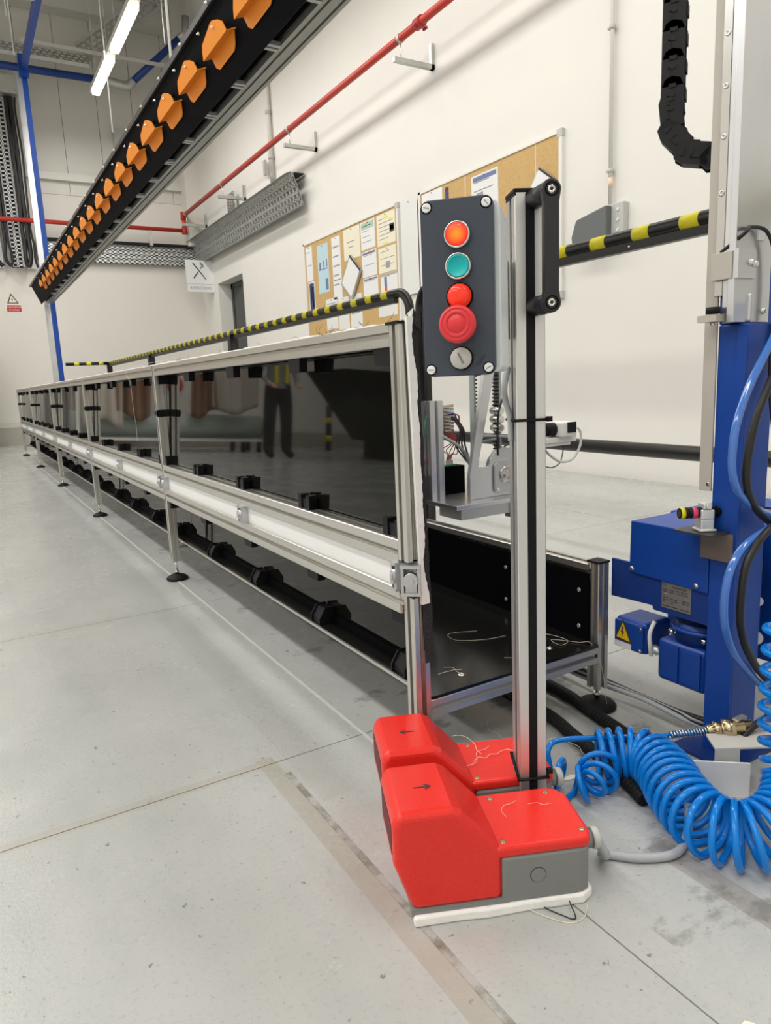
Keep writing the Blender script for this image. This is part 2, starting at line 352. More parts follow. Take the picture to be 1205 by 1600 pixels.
# ================================================================= CONVEYOR TABLE
PX = .598; PW = .030; CX = PX+PW/2
YS = [.973, 2.60, 4.29, 5.98, 7.75, 9.47]
ZT = .779
tb = thing('trough_table', 'long aluminium profile table with glossy black side panels and low trough underneath', 'table', (CX, YS[0], 0))
foot_mb = MB().lathe((0, 0, 0), (0, 0, 1), [(.037, 0), (.040, .006), (.036, .012), (.022, .019), (.011, .022)], 28)
rod_mb = MB().cyl((0, 0, .02), (0, 0, .085), .0045, 12).lathe((0, 0, .026), (0, 0, 1), [(.0085, 0), (.0085, .007)], 6)
foot_me = mesh('levelling_foot', foot_mb, 'rub'); rod_me = mesh('threaded_rod', rod_mb, 'zinc')
cap_me = mesh('end_cap', MB().bx(-.0158, .0158, -.0158, .0158, 0, .004), 'blk')
def post(x, y, z0, z1, par, name='post', foot=True, cap=False, w=PW):
    mb = MB().prof((0, 0, z0), (0, 0, z1), w, w, (1, 0, 0)); o = mk(name, mb, 'alu2', par, Tr(x, y, 0))
    if foot:
        link('levelling_foot', foot_me, o, Tr(0, 0, 0)); link('threaded_rod', rod_me, o, Tr(0, 0, 0))
    if cap: link('end_cap', cap_me, o, Tr(0, 0, z1))
    return o
upper0 = post(CX, YS[0], .395, ZT-.003, tb, foot=False, cap=False)
link('end_cap', cap_me, upper0, Tr(0, 0, ZT-.003) @ Matrix.Diagonal((1.2, 1.2, 1.1, 1)))
post(CX+.006, YS[0]-.003, .07, .333, tb, cap=True)
collar = mesh('post_collar', MB().bx(-.018, .034, -.020, -.0145, -.012, .012).bx(-.0195, -.0150, -.020, .016, -.007, .007).bx(-.012, -.004, -.024, -.019, -.009, .009).bx(.006, .016, -.024, -.019, -.009, .009), 'blk')
cornr = mesh('corner_clip', MB().bx(-.004, .036, -.030, -.0155, -.030, 0), 'blk')
for y in YS[1:]:
    post(CX, y, .07, ZT, tb); link('post_collar', collar, tb, Tr(CX+.001, y, .612)); link('corner_clip', cornr, tb, Tr(CX, y, ZT-.036)); link('corner_clip', cornr, tb, Tr(CX, y, .459)); link('corner_clip', cornr, tb, Tr(CX, y, .301))
hinge = MB().bx(-.014, .014, -.016, .016, -.0225, -.018).bx(-.014, .014, -.016, .016, .018, .0225)
hinge.bx(-.012, .013, -.0155, -.011, -.02, .02).bx(-.012, .013, .011, .0155, -.02, .02)
hinge.cyl((-.016, 0, 0), (.012, 0, 0), .0115, 22).bx(-.010, .012, -.009, .009, -.02, .0).cyl((-.018, 0, 0), (-.0155, 0, 0), .006, 16)
hinge_me = mesh('hinge_bracket', hinge, 'cast')
for i in range(5):
    ya, yb = YS[i]+PW/2, YS[i+1]-PW/2
    mk('top_rail', MB().prof((CX, ya, ZT-.018), (CX, yb, ZT-.018), PW, .036, (1, 0, 0)), 'alu2', tb)
    mk('beam_rail', MB().prof((CX, ya, .408), (CX, yb, .408), PW, .042, (1, 0, 0), ny=1), 'alu2', tb)
    mk('beam_rail', MB().prof((CX, ya, .322), (CX, yb, .322), PW, .044, (1, 0, 0)), 'alu2', tb)
    mk('white_band', MB().bx(PX+.008, PX+.014, ya, yb, .343, .388), 'white', tb, label='white recessed sheet between the two beam rails')
    if i > 0:
        link('hinge_bracket', hinge_me, tb, Tr(PX+.002, YS[i]-.028, .366)); link('hinge_bracket', hinge_me, tb, Tr(PX+.002, YS[i]+.028, .366))
    link('hinge_bracket', hinge_me, tb, Tr(PX+.002, (YS[i]+YS[i+1])/2 -.03, .366))
    # glossy panels, leaning back very slightly
    e = math.radians(2.6); xp = .636
    def leanx(z): return xp+(z-.60)*math.tan(e)
    pm = MB(); y0, y1 = YS[i]+.002, YS[i+1]-.002
    pm.poly([V(leanx(.40), y0, .40), V(leanx(.40), y1, .40), V(leanx(.772), y1, .772), V(leanx(.772), y0, .772),
             V(leanx(.40)+.004, y0, .40), V(leanx(.40)+.004, y1, .40), V(leanx(.772)+.004, y1, .772), V(leanx(.772)+.004, y0, .772)],
            [(0, 3, 2, 1), (4, 5, 6, 7), (0, 1, 5, 4), (3, 7, 6, 2), (0, 4, 7, 3), (1, 2, 6, 5)])
    mk('upper_panel', pm, 'gloss', tb, label='glossy black upper side panel')
    pm = MB(); y0 = y0 if i else 1.05
    def leanx2(z): return .684+(z-.2)*math.tan(e)
    pm.poly([V(leanx2(.15), y0, .15), V(leanx2(.15), y1, .15), V(leanx2(.335), y1, .335), V(leanx2(.335), y0, .335),
             V(leanx2(.15)+.004, y0, .15), V(leanx2(.15)+.004, y1, .15), V(leanx2(.335)+.004, y1, .335), V(leanx2(.335)+.004, y0, .335)],
            [(0, 3, 2, 1), (4, 5, 6, 7), (0, 1, 5, 4), (3, 7, 6, 2), (0, 4, 7, 3), (1, 2, 6, 5)])
    mk('black_skirt', MB().bx(.676, .682, y0, y1, .148, .170), 'blkm', tb); mk('lower_panel', pm, 'gloss', tb, label='glossy black lower side panel')
link('hinge_bracket', hinge_me, tb, Matrix.Translation((PX+.010, YS[0]-.010, .365)) @ Matrix.Rotation(math.radians(48), 4, 'Z') @ Matrix.Diagonal((1.1, 1.05, 1.15, 1)))
link('hinge_bracket', hinge_me, tb, Matrix.Translation((PX+.006, YS[0]+.022, .365)) @ Matrix.Diagonal((1, .5, 1.1, 1)))
# clips holding the panels
clipt = mesh('panel_clip', MB().bx(-.006, .014, -.028, -.012, 0, .03).bx(-.006, .014, .012, .028, 0, .03).bx(-.003, .014, -.028, .028, 0, .022), 'blk')
cliph = mesh('panel_clip', MB().prism([V(-.006, -.03, 0), V(-.006, .03, 0), V(-.006, .026, -.028), V(-.006, -.026, -.028)], (.018, 0, 0)), 'blk')
brk = MB(); op = [(-.034, 0), (-.034, .014), (-.018, .038), (.006, .038), (.006, 0)]
brk.prism([V(a, -.024, b_) for a, b_ in op], (0, .004, 0)).prism([V(a*.86, -.020, b_*.92) for a, b_ in op], (0, .040, 0)).prism([V(a, .020, b_) for a, b_ in op], (0, .004, 0))
brk_me = mesh('corner_bracket', brk, 'blk')
for i in range(5):
    L_ = YS[i+1]-YS[i]
    for k in range(4):
        y = YS[i]+L_*(k/4)+(.035 if k == 0 else 0)
        if k == 0: y = YS[i]+.045
        link('panel_clip', clipt, tb, Tr(CX-.002, y, .429)); link('panel_clip', cliph, tb, Tr(CX-.004, y, ZT-.036)); link('panel_clip', cliph, tb, Tr(CX+.008, y, .30))
        link('corner_bracket', brk_me, tb, Matrix.Translation((.675, y+.06, .1485)))
# trough floor, low right wall, cross bars
XR = 1.063
mk('trough_floor', MB().bx(.640, 1.045, .960, 9.47, .142, .148), 'gloss2', tb, label='glossy black trough floor with thread scraps')
mk('edge_trim', MB().bx(.637, .640, .990, 9.47, .141, .147), 'alu2', tb)
mk('right_side_panel', MB().bx(1.042, 1.047, .985, 9.47, .148, .29), 'blkm', tb, label='matt black low side panel')
mk('end_bar', MB().prof((.628, .975, .125), (1.048, .975, .125), .030, .034, (0, 1, 0)), 'alu', tb)
for y in YS[1:]: mk('cross_bar', MB().prof((.628, y, .125), (1.035, y, .125), .030, .034, (0, 1, 0)), 'alu2', tb)
for y in YS: post(XR+.002, y+.008, .045, .313, tb, cap=True)
for i in range(5): mk('right_rail', MB().prof((XR-.005, YS[i]+.015, .293), (XR-.005, YS[i+1]-.015, .293), .030, .036, (1, 0, 0)), 'alu2', tb)
scr = mesh('panel_screw', MB().lathe((0, 0, 0), (-1, 0, 0), [(.0048, 0), (.0048, .0010), (.0034, .0022), (.0016, .0022), (.0016, .001)], 16), 'cast')
for y in (1.01, 1.24, 1.6, 2.1): 
    for z in (.175, .252): link('panel_screw', scr, tb, Tr(1.042, y, z))
scr2 = mesh('floor_screw', MB().lathe((0, 0, 0), (0, 0, 1), [(.007, 0), (.007, .001), (.0045, .0022), (.002, .0022), (.002, .001)], 16), 'zinc')
for x_ in (.735, .955): link('floor_screw', scr2, tb, Tr(x_, 1.005, .148))
# white foam edging and velcro strip at the near end, foam line along the top
def ragged(x0, xw, z0, z1, n, amp, seed, y, th, slope=0.):
    random.seed(seed); L_ = []; R_ = []
    for i in range(n+1):
        t = i/n; z = z0+(z1-z0)*t; xo = x0+slope*(1-t)
        L_.append(V(xo, y, z)); R_.append(V(xo+xw+amp*noise.noise(V(z*14, seed, 0))*1.6+random.uniform(-.0008, .0008), y, z))
    return L_, R_
def sheet(L_, R_, th, mb=None, vec=(0, 1, 0)):
    mb = mb or MB(); vec = Vector(vec)*th; n = len(L_); pts = L_+R_+[p+vec for p in L_]+[p+vec for p in R_]; f = []
    for i in range(n-1):
        f += [(i, i+1, n+i+1, n+i), (2*n+i, 3*n+i, 3*n+i+1, 2*n+i+1), (n+i, n+i+1, 3*n+i+1, 3*n+i), (i, 2*n+i, 2*n+i+1, i+1)]
    f += [(0, n, 3*n, 2*n), (n-1, 3*n-1, 4*n-1, 2*n-1)]
    return mb.poly(pts, f)
L_, R_ = ragged(CX-.006, .0118, .322, .786, 90, .0060, 3, .948, .02, .010)
mk('foam_strip', sheet(L_, R_, .006), 'foam', tb, label='torn white foam strip at the near table end')
L_, R_ = ragged(CX-.001, .0180, .215, .790, 60, .0012, 5, .9545, .02, .012)
mk('velcro_strip', sheet(L_, R_, .003), 'velcro', tb, label='black hook-and-loop strip at the near table end')
fo = MB(); pts = []; y = YS[0]
L_ = []; R_ = []
while y < 9.45:
    z = ZT+.004+.004*noise.noise(V(y*9, 1, 1))+.003*noise.noise(V(y*40, 3, 1)); L_.append(V(.628, y, ZT-.008)); R_.append(V(.632, y, z+.003)); y += .02
mk('foam_edge', sheet(L_, R_, .01, vec=(1, 0, 0)), 'foam', tb, label='white foam line on top of the table rail')
fl_ = MB().poly([V(.618, .952, .779), V(.604, .96, .782), V(.622, .950, .800), V(.622, .975, .779)], [(0, 1, 2), (2, 1, 3), (0, 2, 3), (0, 3, 1)])
mk('foam_flap', fl_, 'foam', tb, label='white foam corner sticking up at the near post')
fv = MB().poly([V(.618, .952, .800), V(.634, .950, .788), V(.634, .950, .765), V(.618, .952, .778), V(.618, .956, .800), V(.634, .954, .788), V(.634, .954, .765), V(.618, .956, .778)],
               [(0, 1, 2, 3), (7, 6, 5, 4), (0, 4, 5, 1), (1, 5, 6, 2), (2, 6, 7, 3), (3, 7, 4, 0)])
mk('velcro_flap', fv, 'velcro', tb)
random.seed(11); tf = MB()
for k in range(26):
    y = random.uniform(1.0, 2.4); a = V(.632, y, ZT+.005); b_ = a+V(random.uniform(-.006, .006), random.uniform(-.02, .02), random.uniform(.002, .011)); c = b_+V(0, random.uniform(-.02, .02), random.uniform(-.008, .012))
    tf.tube(smooth([a, b_, c], 4), .0003, 5)
mk('frayed_thread', tf, 'wireb', tb, kind='stuff', label='loose dark threads along the top edge')
# loose threads, each its own thing
def loose(name, pts, label, mat='thread', r=.0004, grp='loose thread scraps'):
    o = mk(name, MB().tube(smooth(pts, 6), r, 6), mat, label=label, cat='thread', group=grp); return o
def wig(x, y, z, L, a, seed, lift=0.002, n=7):
    random.seed(seed); p = [V(x, y, z)]
    for i in range(n):
        a += random.uniform(-.75, .75); p.append(p[-1]+V(math.cos(a)*L/n, math.sin(a)*L/n, 0)); p[-1].z = z+random.uniform(0, lift)
    return p
loose('thread', [(.90, 1.17, .149), (.84, 1.19, .150), (.83, 1.15, .150), (.88, 1.12, .149), (.93, 1.11, .149)], 'pale curved thread on the trough floor behind the pole')
loose('thread', [(.85, 1.02, .149), (.88, 1.0, .149), (.93, 1.0, .149)], 'short pale thread at the front of the trough floor left of the pole')
loose('thread', [(.98, 1.10, .149), (1.0, 1.05, .153), (1.01, 1.01, .15), (.98, 1.0, .15), (.985, 1.03, .152), (1.02, .99, .15), (1.035, .97, .15), (1.05, .955, .10), (1.06, .95, .02)], 'long tangled pale thread hanging over the right trough corner')
loose('thread', wig(.70, 1.03, .149, .05, .4, 21), 'tiny pale thread crumb beside the left screw on the trough floor')
loose('thread', wig(.74, 1.01, .149, .05, 1.6, 22), 'small forked thread scrap at the left front of the trough floor')
loose('thread', wig(.80, .95, .002, .14, 0.2, 23, .012), 'pale thread lying on the concrete under the trough')
loose('thread', wig(.84, .92, .002, .16, -.3, 24, .014), 'second pale thread on the concrete under the trough nearer the pole')
loose('thread', [(.56, 2.1, ZT+.004), (.585, 2.95, ZT), (.590, 2.95, .72), (.590, 2.95, .62), (.592, 2.94, .56), (.588, 2.93, .50)], 'white thread hanging from the table rail in the second bay', 'paper')
# ================================================================= OVERHEAD HANGER BEAM
bm_ = thing('hanger_beam', 'long overhead black beam carrying a row of orange hooks above the table', 'beam', (1.0, 1.0, 1.8))
TX, TZ, BX, BZ = .922, 1.99, 1.01, 1.778; Y0b, Y1b = .85, 9.72
sec = [(TX, TZ), (BX, BZ), (BX+.004, BZ+.002), (TX+.004, TZ+.002)]
mk('slanted_panel', MB().prism([V(a, Y0b, c) for a, c in sec], (0, Y1b-Y0b, 0)), 'blkm', bm_)
mk('top_flange', MB().prism([V(TX-.014, Y0b, TZ+.012), V(TX-.010, Y0b, TZ-.006), V(TX+.06, Y0b, TZ+.006), V(TX+.06, Y0b, TZ+.012)], (0, Y1b+.1-Y0b, 0)), 'shaft', bm_, label='dark grey folded top flange with bolts')
mk('rear_web', MB().bx(1.055, 1.06, Y0b, Y1b, 1.81, 1.98), 'blkm', bm_)
mk('guide_profile', MB().prof((1.108, Y0b, 1.815), (1.108, Y1b+.05, 1.815), .078, .04, (1, 0, 0), nx=2), 'alu3', bm_)
cb = mesh('cross_bracket', MB().bx(1.008, 1.070, -.022, .022, 1.800, 1.806).bx(1.012, 1.070, -.022, -.006, 1.792, 1.800).bx(1.012, 1.070, .006, .022, 1.792, 1.800), 'galv')
stem = mesh('bolt', MB().lathe((0, 0, 0), (-.92, 0, -.39), [(.006, 0), (.006, .004), (.003, .004), (.003, .012)], 10), 'zinc')
dirS = Vector((BX-TX, 0, BZ-TZ)).normalized(); dirN = Vector((-.925, 0, -.38)).normalized()
hk = MB(); yv = V(0, 1, 0); th = .0035
def plate(poly, n0):   # poly in (y, s)
    hk.prism([yv*a+dirS*b_+dirN*n0 for a, b_ in poly], dirN*th)
up_ = [(-.133, -.003), (-.129, -.026), (-.100, -.043), (-.062, -.056), (-.040, -.056), (.083, -.034), (.105, -.018), (.122, 0), (-.133, 0)]
lo_ = [(-.122, 0), (-.112, .008), (-.083, .029), (-.06, .036), (.098, .038), (.120, .028), (.126, 0)]
lo_ = [(a, b_*1.3) for a, b_ in lo_]; plate(up_, .038); plate(lo_, .002)
hk.prism([yv*-.131+dirN*.002, yv*-.131+dirN*.0415, yv*-.131+dirN*.0415+dirS*th, yv*-.131+dirN*.002+dirS*th], yv*.255)
hook_me = mesh('orange_hook', hk, 'orange'); pin = mesh('hook_screw', MB().lathe(dirS*-.040+dirN*.041+yv*-.05, dirN, [(.005, 0), (.005, .003), (.003, .003), (.003, .008)], 10), 'zinc')
standoff = mesh('hook_spacer', MB().cyl(dirS*-.040+yv*-.05, dirS*-.040+yv*-.05+dirN*.038, .006, 10), 'blk')
for k in range(24):
    y = 2.635+.338*(k-5)
    if y > 9.6: break
    p = V(TX, y, TZ)+dirS*.115
    h_ = link('orange_hook', hook_me, bm_, Tr(*p)); link('hook_screw', pin, h_); link('hook_spacer', standoff, h_)
    link('bolt', stem, bm_, Tr(TX+.008, y+.15, TZ-.022)); link('bolt', stem, bm_, Tr(TX-.012, y-.02, TZ+.004)); link('cross_bracket', cb, bm_, Tr(0, y+.1, 0))
# ================================================================= LIFTING GANTRY (near and far columns, top girder)
ga = thing('lifting_gantry', 'tall blue painted steel gantry with aluminium guide plate, gear motor and far column', 'gantry', (1.12, .72, 0))
mk('near_column', MB().bx(1.09, 1.165, .70, .752, .004, .756).bx(1.09, 1.195, .724, .752, .756, 4.45), 'blue', ga, bevel=.003)
mk('column_seam', MB().bx(1.087, 1.09, .70, .716, .004, .75), 'blue', ga)
mk('base_plate', MB().bx(1.055, 1.20, .675, .79, 0, .006), 'blued', ga)
mk('far_column', MB().bx(1.125, 1.185, 9.9, 9.95, 0, 4.5), 'blue', ga)
mk('far_guide', MB().bx(1.062, 1.125, 9.9, 9.94, 0, 4.42).bx(1.075, 1.088, 9.892, 9.9, 0, 4.42), 'alubr', ga, label='bright aluminium guide on the far column')
mk('top_girder', MB().bx(1.13, 1.185, .7, 9.9, 4.42, 4.52), 'blue', ga)
mk('girder_plate', MB().bx(1.10, 1.2, 9.84, 9.9, 4.36, 4.6), 'blue', ga)
for z in (4.55, 4.47): mk('girder_roller', MB().cyl((1.10, 8.2, z), (1.15, 8.2, z), .03, 16), 'galv2', ga)
mk('guide_strip', MB().bx(1.086, 1.09, .752, .775, .48, 4.4), 'strip', ga, bevel=.0008, label='beige painted guide strip down the near column')
mk('strip_screw', MB().lathe((1.086, .757, .492), (-1, 0, 0), [(.0035, 0), (.0035, .001), (.0015, .001)], 14), 'steel', ga)
rl = mk('steel_guide_rail', MB().bx(1.074, 1.09, .737, .752, .80, 4.4), 'steel', ga, bevel=.001)
sc = mesh('socket_screw', MB().lathe((0, 0, 0), (-1, 0, 0), [(.0045, -.001), (.0045, .0008), (.003, .0008), (.0022, .0004), (.0022, -.001)], 16), 'zinc')
for z in (.828, .957, 1.040, 1.112, 1.186, 1.26): link('socket_screw', sc, rl, Tr(1.0735, .7445, z))
mk('carriage_plate', MB().bx(1.066, 1.161, .711, .723, .757, 4.4), 'alubr', ga, bevel=.001, label='brushed aluminium carriage plate')
mk('plate_edge', MB().bx(1.0735, 1.088, .7235, .7355, .757, 4.4), 'alubr', ga)
mk('weld_bead', MB().tube([(1.105, .710, z/1000) for z in range(758, 806, 4)], .0035, 8), 'alubr', ga)
mk('clamp_block', MB().bx(1.064, 1.073, .715, .752, .824, .866), 'strip', ga, bevel=.001, label='beige clamp block on the guide rail')
mk('clamp_face', MB().bx(1.064, 1.110, .7045, .7105, .824, .868), 'alubr', ga)
for (x_, z) in ((1.096, .848), (1.106, .846), (1.145, .775)):
    mk('hex_bolt', MB().lathe((x_, .7045 if z > .8 else .711, z), (0, -1, 0), [(.006, 0), (.006, .001), (.0042, .001), (.0042, .005)], 6), 'zinc', ga)
mk('buffer_disc', MB().cyl((1.06, .742, .773), (1.06, .742, .783), .011, 24), 'rub', ga)
mk('buffer_arm', MB().bx(1.048, 1.075, .728, .762, .760, .771), 'strip', ga)
mk('buffer_bolt', MB().lathe((1.06, .742, .760), (0, 0, -1), [(.004, 0), (.004, .005)], 6), 'zinc', ga)
# motor cover (left facing) and lower side panel
mk('motor_cover', MB().prism([V(1.09, .753, .403), V(1.09, .923, .403), V(1.09, .925, .300), V(1.09, .753, .295)], (.155, 0, 0)), 'blue', ga, bevel=.002)
mk('side_panel', MB().prism([V(1.094, .753, .318), V(1.094, .972, .318), V(1.094, .972, .24), V(1.094, .872, .244), V(1.094, .868, .236), V(1.094, .753, .236)], (.006, 0, 0)), 'blued', ga)
for (y, z) in ((.918, .308), (.776, .305)): mk('cover_screw', MB().lathe((1.09, y, z), (-1, 0, 0), [(.005, 0), (.005, .001), (.003, .0025), (.0015, .0025)], 14), 'zinc', ga)
tp = mk('type_plate', MB().bx(1.0925, 1.094, .787, .850, .247, .297), 'tags', ga, bevel=.0004, label='grey metal type plate with small print')
FT = lambda y, z: frame((1.0922, y, z), (0, -1, 0), (0, 0, 1))
text('plate_lettering', 'eisenkolb', .0085, FT(.812, .291), 'inkd', tp, .0001); text('plate_mark', 'CE', .0075, FT(.844, .292), 'inkd', tp, .0001)
for (y0_, y1_, z) in ((.847, .836, .2835), (.847, .838, .2795), (.834, .822, .2835), (.834, .822, .2795), (.818, .811, .2845), (.816, .811, .280), (.808, .794, .2845), (.808, .794, .280), (.847, .842, .268), (.847, .842, .264), (.847, .842, .260), (.840, .834, .268), (.840, .834, .264), (.831, .824, .267), (.831, .824, .263), (.831, .824, .259), (.822, .814, .267), (.822, .814, .263), (.805, .798, .268), (.805, .798, .264), (.797, .790, .268), (.797, .790, .264), (.847, .831, .252), (.829, .812, .252), (.808, .790, .252)):
    mk('plate_line', MB().bx(1.0921, 1.0926, y1_, y0_, z-.0007, z+.0007), 'inkd', tp)
for (y, z) in ((.842, .274), (.797, .273)): mk('plate_rivet', MB().lathe((1.0925, y, z), (-1, 0, 0), [(.0022, 0), (.0015, .001)], 10), 'zinc', tp)
# terminal box and gear housing below
mt = mk('terminal_box', MB().bx(1.095, 1.17, .885, .962, .135, .20), 'blue', ga, bevel=.008, seg=3)
mk('terminal_lid', MB().bx(1.088, 1.096, .888, .958, .139, .196), 'blue', ga, bevel=.003)
for (y, z) in ((.893, .190), (.893, .145)): mk('lid_screw', MB().lathe((1.088, y, z), (-1, 0, 0), [(.004, 0), (.003, .002)], 10), 'zinc', ga)
mk('gear_housing', MB().bx(1.098, 1.19, .757, .862, .098, .182), 'blue', ga, bevel=.01, seg=3)
mk('gear_flange', MB().cyl((1.15, .80, .182), (1.15, .80, .222), .048, 30), 'blued', ga)
mk('gear_flange', MB().cyl((1.15, .80, .206), (1.15, .80, .213), .056, 30), 'blue', ga)
for y in (.765, .835): mk('flange_bolt', MB().lathe((1.105, y, .196), (0, 0, 1), [(.006, 0), (.006, .008)], 6), 'zinc', ga)
mk('housing_rib', MB().bx(1.094, 1.099, .812, .818, .105, .176).bx(1.094, 1.099, .765, .770, .105, .176), 'blue', ga)
mk('cable_gland', MB().lathe((1.11, .88, .15), (0, -1, -.2), [(.009, 0), (.009, .012), (.006, .014), (.006, .02)], 12), 'galv2', ga)
ws = mk('warning_label', MB().prism([V(1.0872, .956, .157), V(1.0872, .912, .153), V(1.0872, .935, .200)], (.0008, 0, 0)), 'inkd', ga, label='black edged yellow high voltage triangle')
mk('warning_field', MB().prism([V(1.0866, .951, .160), V(1.0866, .918, .157), V(1.0866, .935, .193)], (.0005, 0, 0)), 'warn', ws)
mk('lightning_mark', MB().prism([V(1.0862, .936, .185), V(1.0862, .940, .172), V(1.0862, .936, .172), V(1.0862, .937, .162), V(1.0862, .931, .175), V(1.0862, .935, .175), V(1.0862, .933, .185)], (.0003, 0, 0)), 'inkd', ws)
mk('bar_label', MB().bx(1.0872, 1.088, .915, .955, .140, .152), 'white', ga, label='small white sticker with bar lines')
# blue housing at the right edge of the frame, behind the column
mk('rear_housing', MB().bx(1.24, 1.5, .66, .95, .14, .40), 'blue', ga, bevel=.004)
mk('rear_linkage', MB().bx(1.205, 1.222, .735, .75, .02, .34).cyl((1.205, .735, .2), (1.19, .72, .2), .012, 14).cyl((1.205, .735, .27), (1.19, .72, .27), .009, 14), 'cast', ga)
# photo sensor on its bracket
sn = thing('barrel_sensor', 'black barrel sensor with yellow and pink rings in a clear clamp on the column', 'sensor', (1.06, .76, .42))
A = V(1.032, .772, .4455); D_ = V(.115, -.06, 0).normalized()
mk('sensor_barrel', MB().cyl(A, A+D_*.085, .0092, 22), 'blk', sn)
for k in range(9): mk('thread_ridge', MB().cyl(A+D_*(.012+.0075*k), A+D_*(.0145+.0075*k), .0098, 20), 'rub', sn)
mk('yellow_ring', MB().cyl(A+D_*.001, A+D_*.008, .0099, 22), 'yel', sn); mk('pink_ring', MB().cyl(A+D_*.021, A+D_*.029, .0100, 22), 'pink', sn)
mk('sensor_lens', MB().cyl(A-D_*.0005, A+D_*.002, .006, 18), 'shaft', sn)
Cc = A+D_*.045; Tc = frame(Cc, D_, (0, 0, 1))
mk('sensor_clamp', MB().bx(-.012, .012, -.030, -.010, -.012, .012, T=Tc).bx(-.012, .012, -.012, .006, -.012, .012, T=Tc).bx(-.008, .008, .006, .017, -.011, .011, T=Tc).bx(-.015, .015, -.032, -.027, -.016, .016, T=Tc), 'galv2', sn, bevel=.003, label='translucent silvery clamp block')
mk('clamp_bolt', MB().lathe(Cc+V(0, 0, .011)+Tc.to_3x3() @ V(0, 0, .011), Tc.to_3x3() @ V(0, 0, 1), [(.004, 0), (.004, .003)], 12), 'zinc', sn)
mk('bracket_shelf', MB().bx(1.042, 1.10, .715, .79, .4105, .4135), 'shaft', sn)
mk('bracket_tab', MB().bx(1.083, 1.086, .705, .765, .362, .411), P('bracket_brown', (.20, .17, .15), .4, .5), sn)
mk('sensor_cable', MB().tube(smooth([A+D_*.083, A+D_*.11, A+D_*.15+V(0, 0, .002), V(1.19, .655, .445)]), .002, 8), 'wireb', sn)
# cables and tubes down the column
def cable(name, pts, r, mat, label, cat='cable', grp=None, n=12): return mk(name, MB().tube(smooth(pts, 10), r, n), mat, label=label, cat=cat, group=grp)
def q(px_y, x): return None
cable('air_tube', [(1.15, 0.672, 0.79), (1.119, 0.672, 0.738), (1.085, 0.672, 0.695), (1.059, 0.672, 0.661), (1.036, 0.672, 0.62), (1.024, 0.672, 0.584), (1.022, 0.672, 0.54), (1.03, 0.672, 0.51), (1.05, 0.672, 0.485), (1.1, 0.672, 0.455), (1.16, 0.672, 0.435)], .0062, 'tube', 'translucent blue air tube curving down the column above the sensor', 'tube')
cable('power_cable', [(1.16, 0.668, 0.73), (1.124, 0.668, 0.688), (1.088, 0.666, 0.64), (1.066, 0.666, 0.6), (1.051, 0.666, 0.541), (1.054, 0.666, 0.5), (1.075, 0.668, 0.47), (1.11, 0.672, 0.445), (1.16, 0.672, 0.415)], .0062, 'wireb', 'thick black cable beside the blue air tube above the sensor')
cable('control_cable', [(1.075, .742, .868), (1.072, .70, .890), (1.090, .705, .900), (1.128, .700, .894), (1.150, .698, .85), (1.152, .697, .76), (1.140, .690, .66), (1.13, .670, .56), (1.14, .660, .46)], .003, 'wireb', 'thin black cable arching over the clamp block on the aluminium plate')
cable('air_tube', [(1.16, 0.66, 0.43), (1.104, 0.66, 0.424), (1.05, 0.66, 0.408), (1.02, 0.66, 0.385), (1.003, 0.66, 0.35), (1.0, 0.66, 0.307), (1.01, 0.66, 0.268), (1.036, 0.66, 0.225), (1.07, 0.66, 0.19), (1.11, 0.66, 0.155), (1.16, 0.655, 0.125)], .0066, 'tube', 'translucent blue air tube bowing down beside the type plate', 'tube')
cable('power_cable', [(1.15, 0.648, 0.44), (1.09, 0.648, 0.428), (1.055, 0.648, 0.405), (1.03, 0.648, 0.37), (1.024, 0.648, 0.3), (1.036, 0.648, 0.255), (1.062, 0.648, 0.215), (1.1, 0.648, 0.175), (1.15, 0.645, 0.135)], .0062, 'wireb', 'thick black cable bowing down the blue column to the floor coupling')
cable('power_cable', [(1.15, .63, .11), (1.10, .64, .105), (1.065, .65, .085), (1.045, .655, .055), (1.043, .66, .012)], .0055, 'wireb', 'black cable looping from the coupling down to the floor')
cable('motor_cable', [(1.10, .87, .21), (1.085, .868, .19), (1.083, .865, .165), (1.09, .868, .145)], .004, 'wirew', 'short grey white motor cable between terminal box and gear housing')
for k in range(4): cable('floor_cable', [(1.16, 1.5, .01+.006*k), (1.12, 1.1, .02+.006*k), (1.11+.01*k, .9, .035-.004*k), (1.13, .78, .02+.005*k), (1.2, .70, .012)], .005, 'wireb' if k % 2 else 'wireg', ('uppermost dusty black cable on the floor under the gear motor' if k == 3 else 'dusty grey cable on the floor under the gear motor' if k == 2 else 'outer dusty grey cable beside the column base under the motor' if k == 0 else 'lowest dusty black cable under the gear motor'), grp='cables under the gear motor')
mk('cable_tie_mount', MB().bx(1.118, 1.136, .708, .7108, .883, .903), 'white', label='white stick-on tie mount holding the thin cable on the aluminium plate', cat='cable mount')
